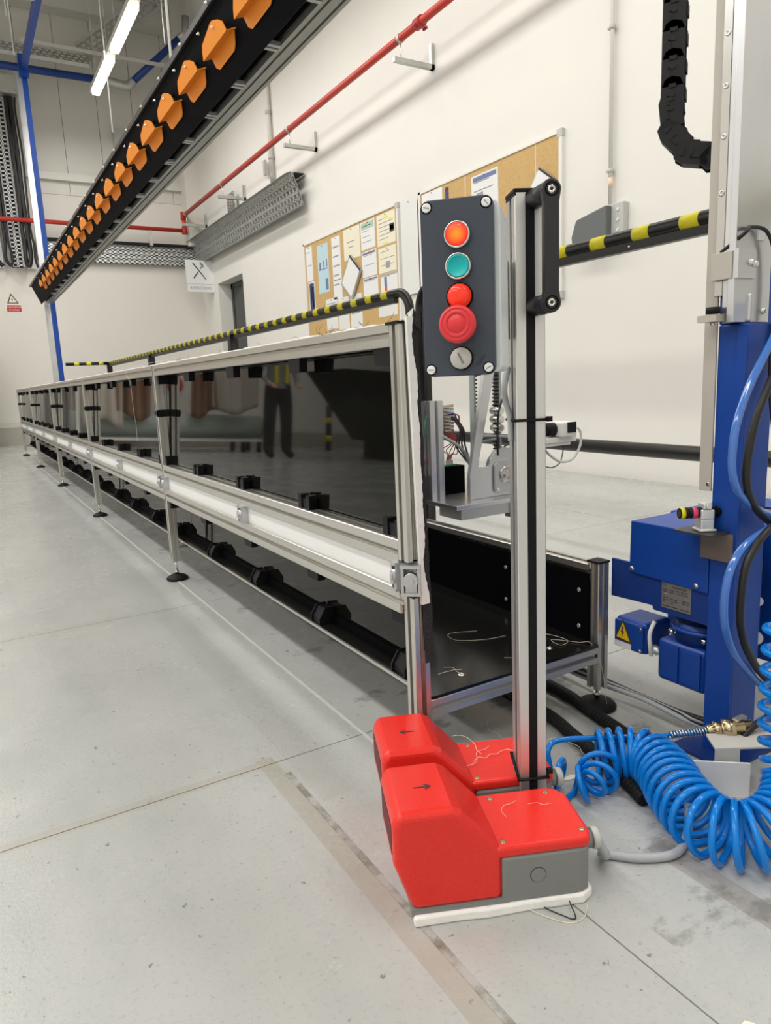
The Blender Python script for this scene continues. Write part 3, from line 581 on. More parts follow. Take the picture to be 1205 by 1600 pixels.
# energy chain
ec = thing('energy_chain', 'black plastic cable drag chain hanging against the white wall', 'cable chain', (1.05, .84, 1.2))
lk = MB(); oc = [(-.018, 0), (-.018, .040), (-.012, .054), (0, .058), (.012, .054), (.018, .040), (.018, 0)]
for s_ in (-.015, .011): lk.prism([V(a, s_, b_-.008) for a, b_ in oc], (0, .004, 0))
lk.bx(.008, .019, -.013, .013, .014, .028).bx(.010, .021, -.011, -.004, .012, .030).bx(.010, .021, .002, .009, .012, .030)
lk.bx(-.018, -.014, -.012, .012, .004, .032).bx(-.008, .004, -.0165, -.0145, .018, .022).bx(-.008, -.004, -.0165, -.0145, .006, .020).bx(-.006, .006, -.0165, -.0145, .032, .038)
lk_me = mesh('chain_link', lk, P('chain_black', (.016, .016, .018), .5, spec=.25))
cx_, cy_ = 1.14, .86
path = []; z = 1.50
while z > 1.105: path.append((1.100, z, 0)); z -= .0425
a_ = 0
cxr, czr, rr_ = 1.168, 1.105, .068
for k in range(4):
    a_ = .12+.61*k; path.append((cxr-rr_*math.cos(a_), czr-rr_*math.sin(a_), a_))
for (x_, z, a_) in path:
    th_ = math.radians(-58); T = Matrix.Translation((1.102+(x_-1.10)*math.cos(th_), .862+(x_-1.10)*math.sin(th_), z)) @ Matrix.Rotation(th_, 4, 'Z') @ Matrix.Rotation(-a_, 4, 'Y'); link('chain_link', lk_me, ec, T)
# ================================================================= CONTROL PEDESTAL POLE
PA = V(.649, .745, 0); pw = V(.905, -.43, 0).normalized(); pb = V(.43, .905, 0).normalized()
PC = PA+pw*.02+pb*.02; prz = math.atan2(pw.y, pw.x)
po = thing('control_pole', 'upright aluminium profile pole with black slot strip carrying the button box', 'pole', tuple(PC), prz)
TP = Tr(PC.x, PC.y, 0, prz)
pm = mk('pole_profile', MB().prof((0, 0, .02), (0, 0, .921), .0405, .0405, (1, 0, 0), sw=.0095, sd=.009), 'alu', po, TP)
mk('slot_cover', MB().bx(-.0062, .0062, -.0206, -.0188, .02, .92), 'blk', po, TP, label='black strip filling the front slot')
mk('pole_cap', MB().bx(-.0215, .0215, -.0215, .0215, .921, .926).bx(-.021, -.018, -.021, .021, .917, .921), 'blk', po, TP, bevel=.001)
def zip_tie(z, tilt, name='cable_tie'):
    c_ = .0225; pts = [V(a, b_, z+tilt*(b_*1.2)) for a, b_ in ((-c_, -c_), (c_, -c_), (c_, c_), (-c_, c_))]
    mbt = MB()
    for i in range(4):
        a, b_ = pts[i], pts[(i+1) % 4]; d = (b_-a).normalized(); mbt.tube([a-d*.0008, b_+d*.0008], .0022, 6)
    mbt.bx(c_-.001, c_+.006, -c_-.002, -c_+.005, z-.003, z+.004); return mk(name, mbt, 'blk', po, TP)
zip_tie(.629, 0); zip_tie(.105, .35)
hd = thing('grab_handle', 'black plastic bow handle screwed to the top of the pole', 'handle', tuple(PC+V(0, 0, .85)), prz)
hx = -.0; zz1, zz2 = .912, .778
TPH = TP @ Matrix.Translation((.010, -.020, 0))
for z in (zz1, zz2): mk('handle_foot', MB().lathe((-.004, 0, z), (.15, -1, 0), [(.0125, 0), (.0125, .041)], 28), 'blk2', hd, TPH)
hy = -.041; g1 = MB()
prof2 = []
for i in range(13): a = math.pi*i/12; prof2.append((.0125*math.cos(a), zz1+.0125*math.sin(a)))
prof2 += [(-.0100, zz1-.014), (-.0100, zz2+.014)]
for i in range(13): a = math.pi+math.pi*i/12; prof2.append((.0125*math.cos(a), zz2+.0125*math.sin(a)))
prof2 += [(.0100, zz2+.014), (.0100, zz1-.014)]
g1.prism([V(a+.002, hy, c) for a, c in prof2], (0, -.011, 0), sm=False)
mk('grip_bar', g1, 'blk2', hd, TPH, bevel=.0022, seg=3)
for z in (zz1, zz2):
    mk('screw_well', MB().lathe((.002, hy-.0105, z), (0, -1, 0), [(.0085, 0), (.0085, .0016), (.0072, .0016), (.0070, .0002)], 24), 'blkm', hd, TPH)
    mk('socket_bolt', MB().lathe((.002, hy-.0085, z), (0, -1, 0), [(.0052, 0), (.0052, .0028), (.0022, .0028), (.0022, .0010)], 12), 'zinc', hd, TPH)
# ================================================================= BUTTON BOX
yaw = math.radians(-46); BC = V(.496, .666, .788)
bw = V(math.cos(yaw), math.sin(yaw), 0); bn = V(math.sin(yaw), -math.cos(yaw), 0)   # outward normal
bb = thing('button_box', 'slate grey control box with five round operators on the pole', 'control box', tuple(BC+V(0, 0, -.1)), yaw)
TB = Tr(BC.x, BC.y, BC.z, yaw)   # local x right, -y outward, z up
def rrect(w_, h_, r, n=6):
    out = []
    for (cx2, cz2, a0) in ((w_/2-r, h_/2-r, 0), (-w_/2+r, h_/2-r, 90), (-w_/2+r, -h_/2+r, 180), (w_/2-r, -h_/2+r, 270)):
        for i in range(n+1): a = math.radians(a0+90*i/n); out.append((cx2+r*math.cos(a), cz2+r*math.sin(a)))
    return out
mk('box_cover', MB().prism([V(a, 0, c) for a, c in rrect(.081, .192, .010)], (0, .012, 0)), 'cover', bb, TB, bevel=.0012)
mk('box_base', MB().prism([V(a+.0065, .012, c) for a, c in rrect(.080, .186, .008)], (0, .080, 0)), 'boxgrey', bb, TB, bevel=.001)
mk('mounting_plate', MB().bx(.018, .040, .085, .183, -.05, .05), 'galv', bb, TB)
for (a, c, ang) in ((-.033, .088, .25), (.033, .088, .9), (-.033, -.088, .05), (.033, -.088, -.45)):
    Ts = TB @ Matrix.Translation((a, 0, c)) @ Matrix.Rotation(ang, 4, 'Y')
    s_ = mk('cover_screw', MB().lathe((0, 0, 0), (0, -1, 0), [(.0052, 0), (.0050, .0012), (.0040, .0018)], 20), 'white', bb, Ts, label='pale slotted cover screw')
    mk('screw_rim', MB().lathe((0, 0, 0), (0, -1, 0), [(.0064, 0), (.0064, .0004), (.0056, .0006)], 20), 'blkm', s_); mk('screw_slot', MB().bx(-.0032, .0032, -.0021, -.0017, -.0007, .0007), 'ink', s_)
def lens(zc, xc, mat, r=.0135, dome=.004):
    T = TB @ Matrix.Translation((xc, -.0055, zc))
    return T
b1 = mk('bezel', MB().lathe((.001, 0, .057), (0, -1, 0), [(.0148, 0), (.0150, .003), (.0138, .0065), (.0128, .0065), (.0124, .004)], 32), 'zinc', bb, TB, label='chrome ring round the lit red button')
mk('lit_button', MB().lathe((0, 0, 0), (0, -1, 0), [(.0124, 0), (.0124, .002), (.0118, .003), (.0108, .0028), (.0100, .0034), (.006, .0040), (.001, .0042)], 32), 'led', bb, TB @ Matrix.Translation((.001, -.004, .057)), label='illuminated red orange push button')
mk('bezel', MB().lathe((.0015, 0, .0235), (0, -1, 0), [(.0148, 0), (.0150, .003), (.0138, .0065), (.0128, .0065), (.0124, .004)], 32), 'zinc', bb, TB)
mk('green_button', MB().lathe((.0015, -.003, .0235), (0, -1, 0), [(.0124, 0), (.0124, .003), (.0118, .0038), (.0106, .0038), (.0100, .0030), (.001, .0030)], 32), 'teal', bb, TB, label='teal green push button')
mk('pilot_light', MB().lathe((.002, 0, -.0085), (0, -1, 0), [(.0140, 0), (.0136, .004), (.0128, .006), (.0122, .010), (.0100, .0135), (.0060, .0155), (.001, .0160)], 32), 'ledr', bb, TB, label='domed red pilot lamp')
mk('pilot_ring', MB().lathe((.002, 0, -.0085), (0, -1, 0), [(.0150, 0), (.0150, .0025), (.0140, .0032)], 32), 'blkm', bb, TB)
ms = MB().lathe((.002, 0, -.0400), (0, -1, 0), [(.011, 0), (.011, .012), (.0185, .014), (.0205, .018), (.0205, .022), (.0192, .0255), (.0165, .0275), (.0160, .0268), (.0150, .0268), (.0145, .0276), (.0110, .0282), (.0106, .0272), (.0100, .0272), (.0095, .0280), (.001, .0283)], 40)
mk('emergency_stop', ms, 'mush', bb, TB, label='large red emergency stop mushroom button')
mk('key_switch', MB().lathe((.0025, 0, -.0765), (0, -1, 0), [(.0120, 0), (.0120, .006), (.0112, .0075), (.001, .0078)], 32), 'greyl', bb, TB, label='pale round selector with a diagonal slot')
mk('switch_ring', MB().lathe((.0025, 0, -.0765), (0, -1, 0), [(.0132, 0), (.0132, .003)], 32), 'blkm', bb, TB)
mk('switch_slot', MB().bx(-.0012, .0012, -.0083, -.0076, -.0065, .0065), 'grey', bb, TB @ Matrix.Translation((.0025, 0, -.0765)) @ Matrix.Rotation(math.radians(-25), 4, 'Y'))
Tt = TB @ frame((.0245, -.0002, -.0795), (math.cos(.9), 0, math.sin(.9)), (-math.sin(.9), 0, math.cos(.9)))
text('moulded_lettering', 'ELFIN', .0058, Tt, 'inkd', bb, .0003, label=None)
# pendant cable of the box
cable('box_cable', [PC-pw*.026+V(0, 0, .70), PC-pw*.034-pb*.01+V(0, 0, .675), PC-pw*.030+V(0, 0, .655), PC-pw*.024+V(0, 0, .632), PC-pw*.023+V(0, 0, .60)], .0042, 'wireg', 'grey cable leaving the underside of the button box beside the pole')
# ================================================================= FOOT PEDALS
u = V(.9461, -.3238, 0); vv = V(.3238, .9461, 0); prz2 = math.atan2(u.y, u.x)
SCR_OFF = []
def pedal(loc, name_label, arrow_dir):
    t = thing('foot_pedal', name_label, 'foot pedal', loc, prz2, 'red foot pedals'); T = Tr(*loc, prz2-.03) @ Matrix(((1, .085, 0, 0), (0, 1, 0, 0), (0, 0, 1, 0), (0, 0, 0, 1))); del t['group']
    # side outline (u, z)
    side = [(.002, .019), (-.020, .085), (-.020, .140), (-.0165, .152), (-.008, .1565), (.058, .1565), (.070, .150), (.122, .092), (.122, .019)]
    W0, W1 = .004, .126
    mb = MB().prism([V(a, W0, c) for a, c in side], (0, W1-W0, 0)); mk('guard_hood', mb, 'red', t, T, bevel=.011, seg=4)
    mk('opening_shade', MB().prism([V(-.0205, W0+.014, .095), V(-.0205, W1-.014, .095), V(-.0205, W1-.014, .136), V(-.0205, W0+.014, .136)], (.001, 0, 0)), P('hood_shade_red', (.12, .01, .01), .6), t, T)  # flat dark red sheet on the closed hood, painting its shaded inside
    lid = [(a, b_) for a, b_ in ((.112, W0), (.228, W0), (.240, .006), (.2455, .020), (.2455, .104), (.236, .120), (.222, W1), (.112, W1))]
    mk('box_lid', MB().prism([V(a, b_, .078) for a, b_ in lid], (0, 0, .016)), 'red', t, T, bevel=.005, seg=3)
    bod = [(.120, .003), (.226, .003), (.238, .007), (.2435, .019), (.2435, .106), (.235, .120), (.222, .126), (.120, .126)]
    mk('base_body', MB().prism([V(a, b_, .015) for a, b_ in bod], (0, 0, .064)), 'grey', t, T, bevel=.003)
    mk('base_tray', MB().prism([V(.000, .004, .012), V(.128, .003, .012), V(.128, .126, .012), V(.0, .126, .012)], (0, 0, .010)), 'grey', t, T)
    mk('knockout_rim', MB().lathe((.168, .003, .050), (0, -1, 0), [(.0108, 0), (.0108, .0003)], 24), 'shaft', t, T)
    mk('knockout', MB().lathe((.168, .003, .050), (0, -1, 0), [(.0099, 0), (.0099, .0009)], 24), 'grey', t, T)
    pts = [(.002, -.002), (.06, -.001), (.10, -.003), (.16, 0), (.23, 0), (.246, .012), (.248, .11), (.235, .127), (.006, .120)]
    mk('foam_base', MB().prism([V(a, b_, 0) for a, b_ in pts], (0, 0, .0145)), 'foam', t, T, bevel=.003, label='white foam base sheet')
    for (a, b_) in ((.125, .016), (.135, .112), (.218, .112), (.235, .022)):
        s_ = mk('lid_screw', MB().lathe((a, b_, .094), (0, 0, 1), [(.0042, 0), (.0042, .0006), (.0030, .0008), (.0014, .0004)], 14), 'brass', t, T)
    # cable gland
    mk('cable_gland', MB().lathe((.243, .045, .062), (1, 0, 0), [(.013, 0), (.013, .012), (.0115, .013), (.0115, .016)], 20), 'grey', t, T)
    mk('gland_nut', MB().lathe((.258, .045, .062), (1, 0, 0), [(.0145, 0), (.0150, .003), (.0150, .008), (.0125, .011)], 8), 'greyl', t, T, label='pale grey gland nut')
    # pen arrow
    s_ = arrow_dir; x0, y0 = .028, .062; z0 = .1568
    am = MB().bx(x0-.011, x0+.011, y0-.0009, y0+.0009, z0-.0005, z0+.0004)
    tip = x0+s_*.012
    for k in (-1, 1): 
        a_, b_ = V(tip, y0, z0), V(tip-s_*.008, y0+k*.006, z0); d = (b_-a_).normalized(); n_ = V(-d.y, d.x, 0)*.0009
        am.prism([a_-n_, a_+n_, b_+n_, b_-n_], (0, 0, .0004))
    mk('pen_arrow', am, 'inkd', t, T, label='hand drawn arrow')
    return t
P0 = V(.412, .682, 0)
pedal(tuple(P0), 'front red foot pedal on the floor with arrow pointing right', 1)
P2 = P0+vv*.152+u*.018
pedal(tuple(P2), 'rear red foot pedal behind the pole with arrow pointing left', -1)
for k, (a, b_, L, an, sd) in enumerate(((.15, .055, .05, 2.2, 31), (.19, .075, .035, .3, 32))):
    p = P0+u*a+vv*b_; loose('thread', wig(p.x, p.y, .095, L, an, sd, .001), ('short pale thread on the lid of the front pedal beside its rear screw', 'short pale thread in the middle of the front pedal lid')[k], r=.00028)
for k in range(3):
    p = P2+u*(.135+.02*k)+vv*(.05+.02*k); loose('thread', wig(p.x, p.y, .095, .08, 1.5*k+.3, 40+k, .004), 'curled pale thread in the small tangle on the rear pedal lid', r=.0004, grp='thread tangle on the rear pedal')
# wire tie on floor in front
p = P0+u*.17-vv*.004
loose('wire_scrap', [p+V(0, 0, .014), p+V(.0, -.006, .004), p+V(.012, -.03, .001), p+V(.022, -.045, .002), p+V(.035, -.02, .008), p+V(.05, -.012, .012)], 'black bent wire end sticking out from under the front pedal', 'wireb', .0008, 'wire scraps')
loose('wire_scrap', [p+V(-.02, .004, .014), p+V(-.018, -.002, .004), p+V(.005, -.04, .001), p+V(.03, -.05, .001), p+V(.06, -.03, .001)], 'clear looped thread end in front of the front pedal', 'thread', .0006, 'wire scraps')
cable('pedal_cable', [P0+u*.268+vv*.045+V(0, 0, .06), P0+u*.285+vv*.03+V(0, 0, .03), V(.712, .640, .008), V(.75, .605, .007), V(.80, .585, .007), V(.86, .61, .007), V(.93, .66, .007), V(1.02, .70, .007)], .0065, 'wireg', 'grey cable running on the floor from the front pedal under the blue hose')
mk('foam_crumb', MB().prism([V(.62, .36, 0), V(.634, .357, 0), V(.640, .366, 0), V(.634, .374, 0), V(.622, .372, 0)], (0, 0, .003)), 'chip', label='small cream crumb on the floor at the bottom right', cat='debris')
mk('foam_crumb', MB().prism([V(.80, .82, 0), V(.815, .812, 0), V(.845, .806, 0), V(.852, .812, 0), V(.83, .822, 0)], (0, 0, .003)), 'chip', label='long white foam scrap on the floor behind the rear pedal', cat='debris')
# ================================================================= CORRUGATED CONDUITS
def conduit(pts, label):
    pp = smooth(pts, 40); L = [0]
    for i in range(1, len(pp)): L.append(L[-1]+(pp[i]-pp[i-1]).length)
    step = .0022; out = []; rr2 = []; d = 0; i = 0; k = 0
    while d < L[-1]:
        while L[i+1] < d: i += 1
        t = (d-L[i])/(L[i+1]-L[i]); out.append(pp[i].lerp(pp[i+1], t)); rr2.append((.0128, .0128, .0108, .0108)[k % 4]); k += 1; d += step
    mk('corrugated_conduit', MB().tube(out, rr2, 12), 'rub', label=label, cat='conduit', group='black corrugated conduits')
conduit([(.93, 1.9, .013), (1.02, 1.45, .013), (1.040, 1.10, .013), (1.017, .942, .013), (.997, .83, .013), (.96, .72, .013), (.93, .66, .013)], 'black corrugated conduit on the floor passing the right table foot')
conduit([(.83, 1.9, .013), (.92, 1.4, .013), (.942, 1.04, .013), (.918, .897, .013), (.891, .78, .013), (.86, .69, .013)], 'black corrugated conduit on the floor nearer the pedals')
# ================================================================= BLUE COILED AIR HOSE
ch = thing('coiled_air_hose', 'bright blue coiled air hose lying on the floor and rising at the right edge', 'hose', (.9, .62, 0))
def coil(axis, rad, pitch, tr=.0046, phase=0., squash=1.):
    pp = smooth(axis, 30); L = [0]
    for i in range(1, len(pp)): L.append(L[-1]+(pp[i]-pp[i-1]).length)
    tot = L[-1]; out = []; i = 0; d = 0; ph = phase; prev = None
    while d < tot-1e-6:
        while L[i+1] < d: i += 1
        t = (d-L[i])/(L[i+1]-L[i]); c = pp[i].lerp(pp[i+1], t); tan = (pp[i+1]-pp[i]).normalized()
        f = d/tot; r_ = rad(f) if callable(rad) else rad; pt = pitch(f) if callable(pitch) else pitch
        if prev is None: prev = tan.cross(V(0, 0, 1) if abs(tan.z) < .9 else V(0, 1, 0)).normalized()
        prev = (prev-tan*prev.dot(tan)).normalized(); b2 = tan.cross(prev)
        pnt = c+(prev*math.cos(ph)+b2*math.sin(ph))*r_; pnt.z = max(pnt.z, tr*1.02)
        out.append(pnt); dph = math.radians(15); ph += dph; d += pt*dph/(2*math.pi)
    return out
big = coil([(.865, .800, .040), (.915, .745, .048), (.905, .690, .047), (.868, .630, .045), (.845, .565, .044), (.87, .515, .046), (.925, .500, .062), (.968, .512, .09), (.985, .53, .14), (.990, .535, .21), (.990, .535, .34)],
           lambda f: .038+.006*math.sin(min(1, f*3)*1.57), lambda f: .0165+.003*min(1, f*3)+.016*max(0, (f-.62)/.38), phase=.5)
mk('coil', MB().tube(big, .0052, 10), 'hose', ch)
sm_ = coil([(.765, .800, .030), (.79, .755, .030), (.825, .755, .032), (.850, .780, .034)], lambda f: .027+.007*math.sin(f*9), lambda f: .024+.006*math.sin(f*7), phase=1.2)
mk('coil', MB().tube(sm_, .0048, 10), 'hose', ch, label='loose smaller loops of blue hose')
mk('straight_run', MB().tube(smooth([V(.795, .835, .02), V(.80, .845, .05), V(.83, .845, .058), V(.90, .80, .060), (.95, .76, .064), (1.0, .725, .068)], 10), .0048, 10), 'hose', ch)
g0, g1_ = V(.975, .735, .070), V(1.025, .695, .080); gd = (g1_-g0).normalized()
sp = []
for i in range(14*12):
    a = 2*math.pi*i/12; t = i/(14*12); s1 = gd.cross(V(0, 0, 1)).normalized(); s2 = gd.cross(s1); sp.append(g0.lerp(g1_, t)+(s1*math.cos(a)+s2*math.sin(a))*.0065)
mk('spring_guard', MB().tube(sp, .0011, 6), 'zinc', ch); mk('hose_end', MB().cyl(g0, g1_, .0045, 12), 'hose', ch)
mk('brass_coupling', MB().lathe(g1_-gd*.004, gd, [(.008, 0), (.010, .003), (.010, .012), (.014, .013), (.014, .022), (.012, .023), (.012, .027), (.017, .028), (.017, .044), (.0145, .045), (.0145, .060), (.011, .061), (.011, .073)], 16), 'brass', ch, label='brass quick coupling')
mk('coupling_clip', MB().bx(1.055, 1.08, .662, .672, .088, .104), 'galv', ch)
# white electrical duct pieces on the floor behind the coil
wb = thing('cable_duct_offcut', 'white plastic duct cover standing on the floor behind the blue coil', 'duct cover', (.93, .64, 0))
mk('duct_side', MB().prism([V(.90, .690, 0), V(1.02, .615, 0), V(1.02, .615, .058), V(.90, .690, .070)], (.002, .003, 0)), 'white', wb)
mk('duct_top', MB().prism([V(.985, .655, .075), V(1.075, .60, .075), V(1.10, .635, .078), V(1.01, .69, .078)], (0, 0, .003)), P('duct_cream', (.58, .57, .52), .5), wb)
mk('duct_end', MB().prism([V(.985, .655, .075), V(1.02, .634, .075), V(1.02, .634, 0), V(.985, .655, 0)], (.002, .002, 0)), 'greyl', wb)
# ================================================================= TABLE-SIDE CARRIAGE (cutter) ON THE RIGHT RAIL
ct = thing('carriage_unit', 'aluminium carriage with terminals, bearing plate and timing belt on the right table rail', 'carriage', (1.2, 1.6, .35))
mk('carriage_base', MB().bx(1.06, 1.36, 1.45, 1.72, .355, .366), 'alubr', ct, bevel=.001)
mk('base_block', MB().bx(1.11, 1.28, 1.50, 1.60, .315, .355), 'cast', ct); mk('base_angle', MB().bx(1.285, 1.30, 1.49, 1.53, .30, .355), 'cast', ct)
mk('carriage_post', MB().prof((1.085, 1.585, .366), (1.085, 1.585, .632), .044, .04, (1, 0, 0), nx=1), 'alubr', ct)
arm = [(1.142, .366), (1.142, .43), (1.207, .75), (1.230, .75), (1.230, .70), (1.170, .452), (1.205, .45), (1.212, .47), (1.232, .492), (1.262, .50), (1.30, .49), (1.32, .44), (1.32, .366)]
mk('bearing_arm', MB().prism([V(a, 1.50, c) for a, c in arm], (0, .014, 0)), 'alubr', ct, bevel=.0015, label='slanted aluminium arm plate with bearing seat')
mk('bearing_flange', MB().prism([V(1.258+a, 1.499, .418+c) for a, c in rrect(.075, .085, .012)], (0, -.006, 0)), 'cast', ct, bevel=.001)
mk('bearing_ring', MB().lathe((1.262, 1.493, .425), (0, -1, 0), [(.024, 0), (.024, .003), (.018, .004), (.017, .001), (.012, .001), (.011, .003), (.006, .003)], 28), 'steel', ct)
for x_ in (1.232,): mk('flange_screw', MB().lathe((x_, 1.493, .386), (0, -1, 0), [(.006, 0), (.005, .003)], 12), 'zinc', ct)
mk('timing_belt', MB().bx(1.262, 1.269, 1.52, 1.545, .45, .80).bx(1.192, 1.198, 1.54, 1.56, .40, .80), P('belt_grey', (.33, .37, .36), .6), ct)
tm = mesh('belt_tooth', MB().bx(-.005, 0, 0, .024, 0, .004), 'rub')
for k in range(34): link('belt_tooth', tm, ct, Tr(1.262, 1.52, .46+.010*k)); link('belt_tooth', tm, ct, Tr(1.203, 1.54, .42+.010*k))
mk('drive_box', MB().bx(1.115, 1.215, 1.62, 1.70, .366, .445), 'blkm', ct); mk('circuit_board', MB().bx(1.12, 1.185, 1.615, 1.69, .447, .451), 'pcb', ct); mk('board_plug', MB().bx(1.15, 1.175, 1.62, 1.635, .451, .463), 'white', ct)
tmn = mesh('terminal_block', MB().bx(0, .052, 0, .03, 0, .0075).bx(.018, .04, -.006, 0, .001, .0055), 'term')
for k in range(8): link('terminal_block', tmn, ct, Tr(1.115, 1.60, .545+.0095*k))
mk('idler_roller', MB().cyl((1.245, 1.49, .575), (1.245, 1.53, .575), .010, 16).cyl((1.245, 1.49, .598), (1.245, 1.53, .598), .010, 16).cyl((1.245, 1.49, .552), (1.245, 1.53, .552), .009, 16), 'zinc', ct)
mk('upper_pulley', MB().cyl((1.21, 1.53, .715), (1.21, 1.55, .715), .022, 24), 'blk', ct)
random.seed(5)
def wire(pts, r, mat): mk('wire', MB().tube(smooth(pts, 6), r, 6), mat, ct)
for k in range(5): wire([(1.13+.008*k, 1.60, .55), (1.145+.004*k, 1.58, .52), (1.12+.012*k, 1.59, .50-.004*k), (1.15+.004*k, 1.61, .48), (1.155+.004*k, 1.625, .462)], .0013, 'wirer')
for k in range(4): wire([(1.155+.004*k, 1.595, .585), (1.165+.004*k, 1.57, .55), (1.15+.01*k, 1.57, .51), (1.18+.006*k, 1.58, .475), (1.21, 1.60, .455)], .0024, 'wireb')
wire([(1.10, 1.57, .54), (1.16, 1.56, .50), (1.19, 1.56, .45), (1.195, 1.56, .40)], .005, 'wireg')
wire([(1.135, 1.59, .60), (1.15, 1.575, .595), (1.16, 1.58, .58)], .003, 'wirebl'); wire([(1.14, 1.59, .592), (1.16, 1.57, .59), (1.168, 1.58, .565)], .002, 'wirer')
wire([(1.25, 1.485, .64), (1.232, 1.485, .60), (1.226, 1.485, .55), (1.226, 1.485, .48)], .003, 'wireb'); wire([(1.30, 1.49, .54), (1.32, 1.48, .52), (1.31, 1.48, .50), (1.27, 1.49, .505), (1.26, 1.5, .50)], .0022, 'wireb')
wire([(1.255, 1.52, .52), (1.21, 1.54, .515), (1.20, 1.55, .52)], .0045, 'wireg'); wire([(1.31, 1.49, .52), (1.24, 1.51, .53), (1.20, 1.54, .53)], .0045, 'wireg')
for k in range(4): wire([(1.02, 1.62, .46+.004*k), (1.05, 1.60, .47+.004*k), (1.07, 1.6, .455+.004*k)], .0014, 'wirer')
wire([(1.068, 1.58, .60), (1.05, 1.57, .57), (1.06, 1.57, .53)], .0012, 'pcb')
mk('side_connector', MB().bx(1.035, 1.075, 1.60, 1.66, .366, .43), 'blk', ct)
# camera-like motor right of the pole
mo = thing('encoder_motor', 'small grey motor head on an aluminium arm right of the pole with white cable', 'motor', (1.40, 1.42, .55))
SM = Matrix.Translation((1.345, 1.38, .55)) @ Matrix.Diagonal((.8, .8, .85, 1)) @ Matrix.Translation((-1.40, -1.38, -.56))
mk('motor_arm', MB().bx(1.30, 1.46, 1.36, 1.42, .515, .532).bx(1.30, 1.44, 1.365, 1.40, .505, .515), 'whitemet', mo, SM, bevel=.002)
mk('motor_body', MB().bx(1.375, 1.445, 1.34, 1.41, .532, .578), 'whitemet', mo, SM, bevel=.006, seg=3); mk('dark_window', MB().bx(1.40, 1.437, 1.337, 1.341, .545, .577), 'blk', mo, SM)
mk('motor_neck', MB().cyl((1.33, 1.38, .556), (1.378, 1.38, .556), .021, 20), 'blk', mo, SM)
mk('plug', MB().cyl((1.445, 1.375, .556), (1.462, 1.375, .556), .007, 12), 'wirew', mo, SM)
mk('motor_cable', MB().tube(smooth([(1.462, 1.375, .556), (1.485, 1.375, .552), (1.497, 1.375, .53), (1.492, 1.375, .495), (1.465, 1.375, .462), (1.43, 1.375, .452), (1.39, 1.38, .46), (1.345, 1.39, .50), (1.375, 1.385, .52)], 8), .0042, 10), 'wirew', mo, SM)
mk('thin_cable', MB().tube(smooth([(1.43, 1.39, .51), (1.425, 1.385, .485), (1.405, 1.38, .45), (1.37, 1.38, .438), (1.34, 1.39, .445)], 8), .0018, 8), 'wireb', mo, SM)
# ================================================================= GUARD RAILS
RX, RZ, RR = 1.754, 1.075, .0205
def bands(par, pts, pitch=.16, wd=.058):
    pp = [Vector(p) for p in pts]; L = (pp[1]-pp[0]).length; d = (pp[1]-pp[0])/L; k = 0; s_ = .05
    while s_ < L-wd:
        link('tape_band', band_me, par, frame(pp[0]+d*s_, d, (0, 0, 1))); s_ += pitch
band_me = mesh('tape_band', MB().cyl((0, 0, 0), (.058, 0, 0), RR+.0006, 20), 'yel')
r1 = thing('guard_rail', 'long black guard rail with yellow bands behind the table', 'guard rail', (RX, 6, 0), 0)
ar = [V(RX, 2.80, RZ)]+[V(RX, 2.80-.09*math.sin(a), RZ-.09*(1-math.cos(a))) for a in [i*math.pi/2/8 for i in range(1, 9)]]
mk('top_tube', MB().tube([V(RX, 10.0, RZ)]+ar+[V(RX, 2.71, .02)], RR, 18), 'railblk', r1)
mk('cross_tube', MB().tube([(RX, 10.0, RZ), (1.23, 10.0, RZ)], RR, 16), 'railblk', r1)
bands(r1, [(RX, 2.82, RZ), (RX, 9.95, RZ)], .147); bands(r1, [(RX-.02, 10.0, RZ), (1.23, 10.0, RZ)], .147)
mk('under_channel', MB().bx(RX-.012, RX+.012, 2.82, 9.98, RZ-.042, RZ-.018), 'railblk', r1)
mk('mid_tube', MB().tube([(RX, 2.71, .455), (RX, 10.0, .455)], RR, 14), 'railblk', r1)
for y in (5.07, 7.62, 9.98): mk('rail_post', MB().bx(RX-.03, RX+.03, y-.03, y+.03, 0, RZ-.015), 'railblk', r1)
r2 = thing('guard_rail', 'near black guard rail with yellow bands beside the blue column', 'guard rail', (RX, 1.2, 0), 0)
ar = [V(RX, 2.54, RZ)]+[V(RX, 2.54+.09*math.sin(a), RZ-.09*(1-math.cos(a))) for a in [i*math.pi/2/8 for i in range(1, 9)]]
mk('top_tube', MB().tube([V(RX, -1.5, RZ)]+ar+[V(RX, 2.63, .02)], RR, 18), 'railblk', r2)
bands(r2, [(RX, -1.50, RZ), (RX, 2.60, RZ)], .16); link('tape_band', band_me, r2, frame((RX, 2.50, RZ), (0, 1, 0), (0, 0, 1)))
mk('under_channel', MB().bx(RX-.012, RX+.012, -1.5, 2.48, RZ-.042, RZ-.018), 'railblk', r2)
mk('mid_tube', MB().tube([(RX, -1.5, .452), (RX, 2.63, .452)], RR+.001, 16), 'railblk', r2)
mk('side_channel', MB().bx(RX-.012, RX+.012, 2.575, 2.60, .05, .98), 'railblk', r2)
for y in (1.5, 2.1): mk('channel_screw', MB().lathe((RX-.012, y, RZ-.03), (-1, 0, 0), [(.004, 0), (.003, .002)], 10), 'zinc', r2)
for y in (-1.45, 0.2): mk('rail_post', MB().bx(RX-.02, RX+.02, y-.02, y+.02, 0, RZ-.015), 'railblk', r2)
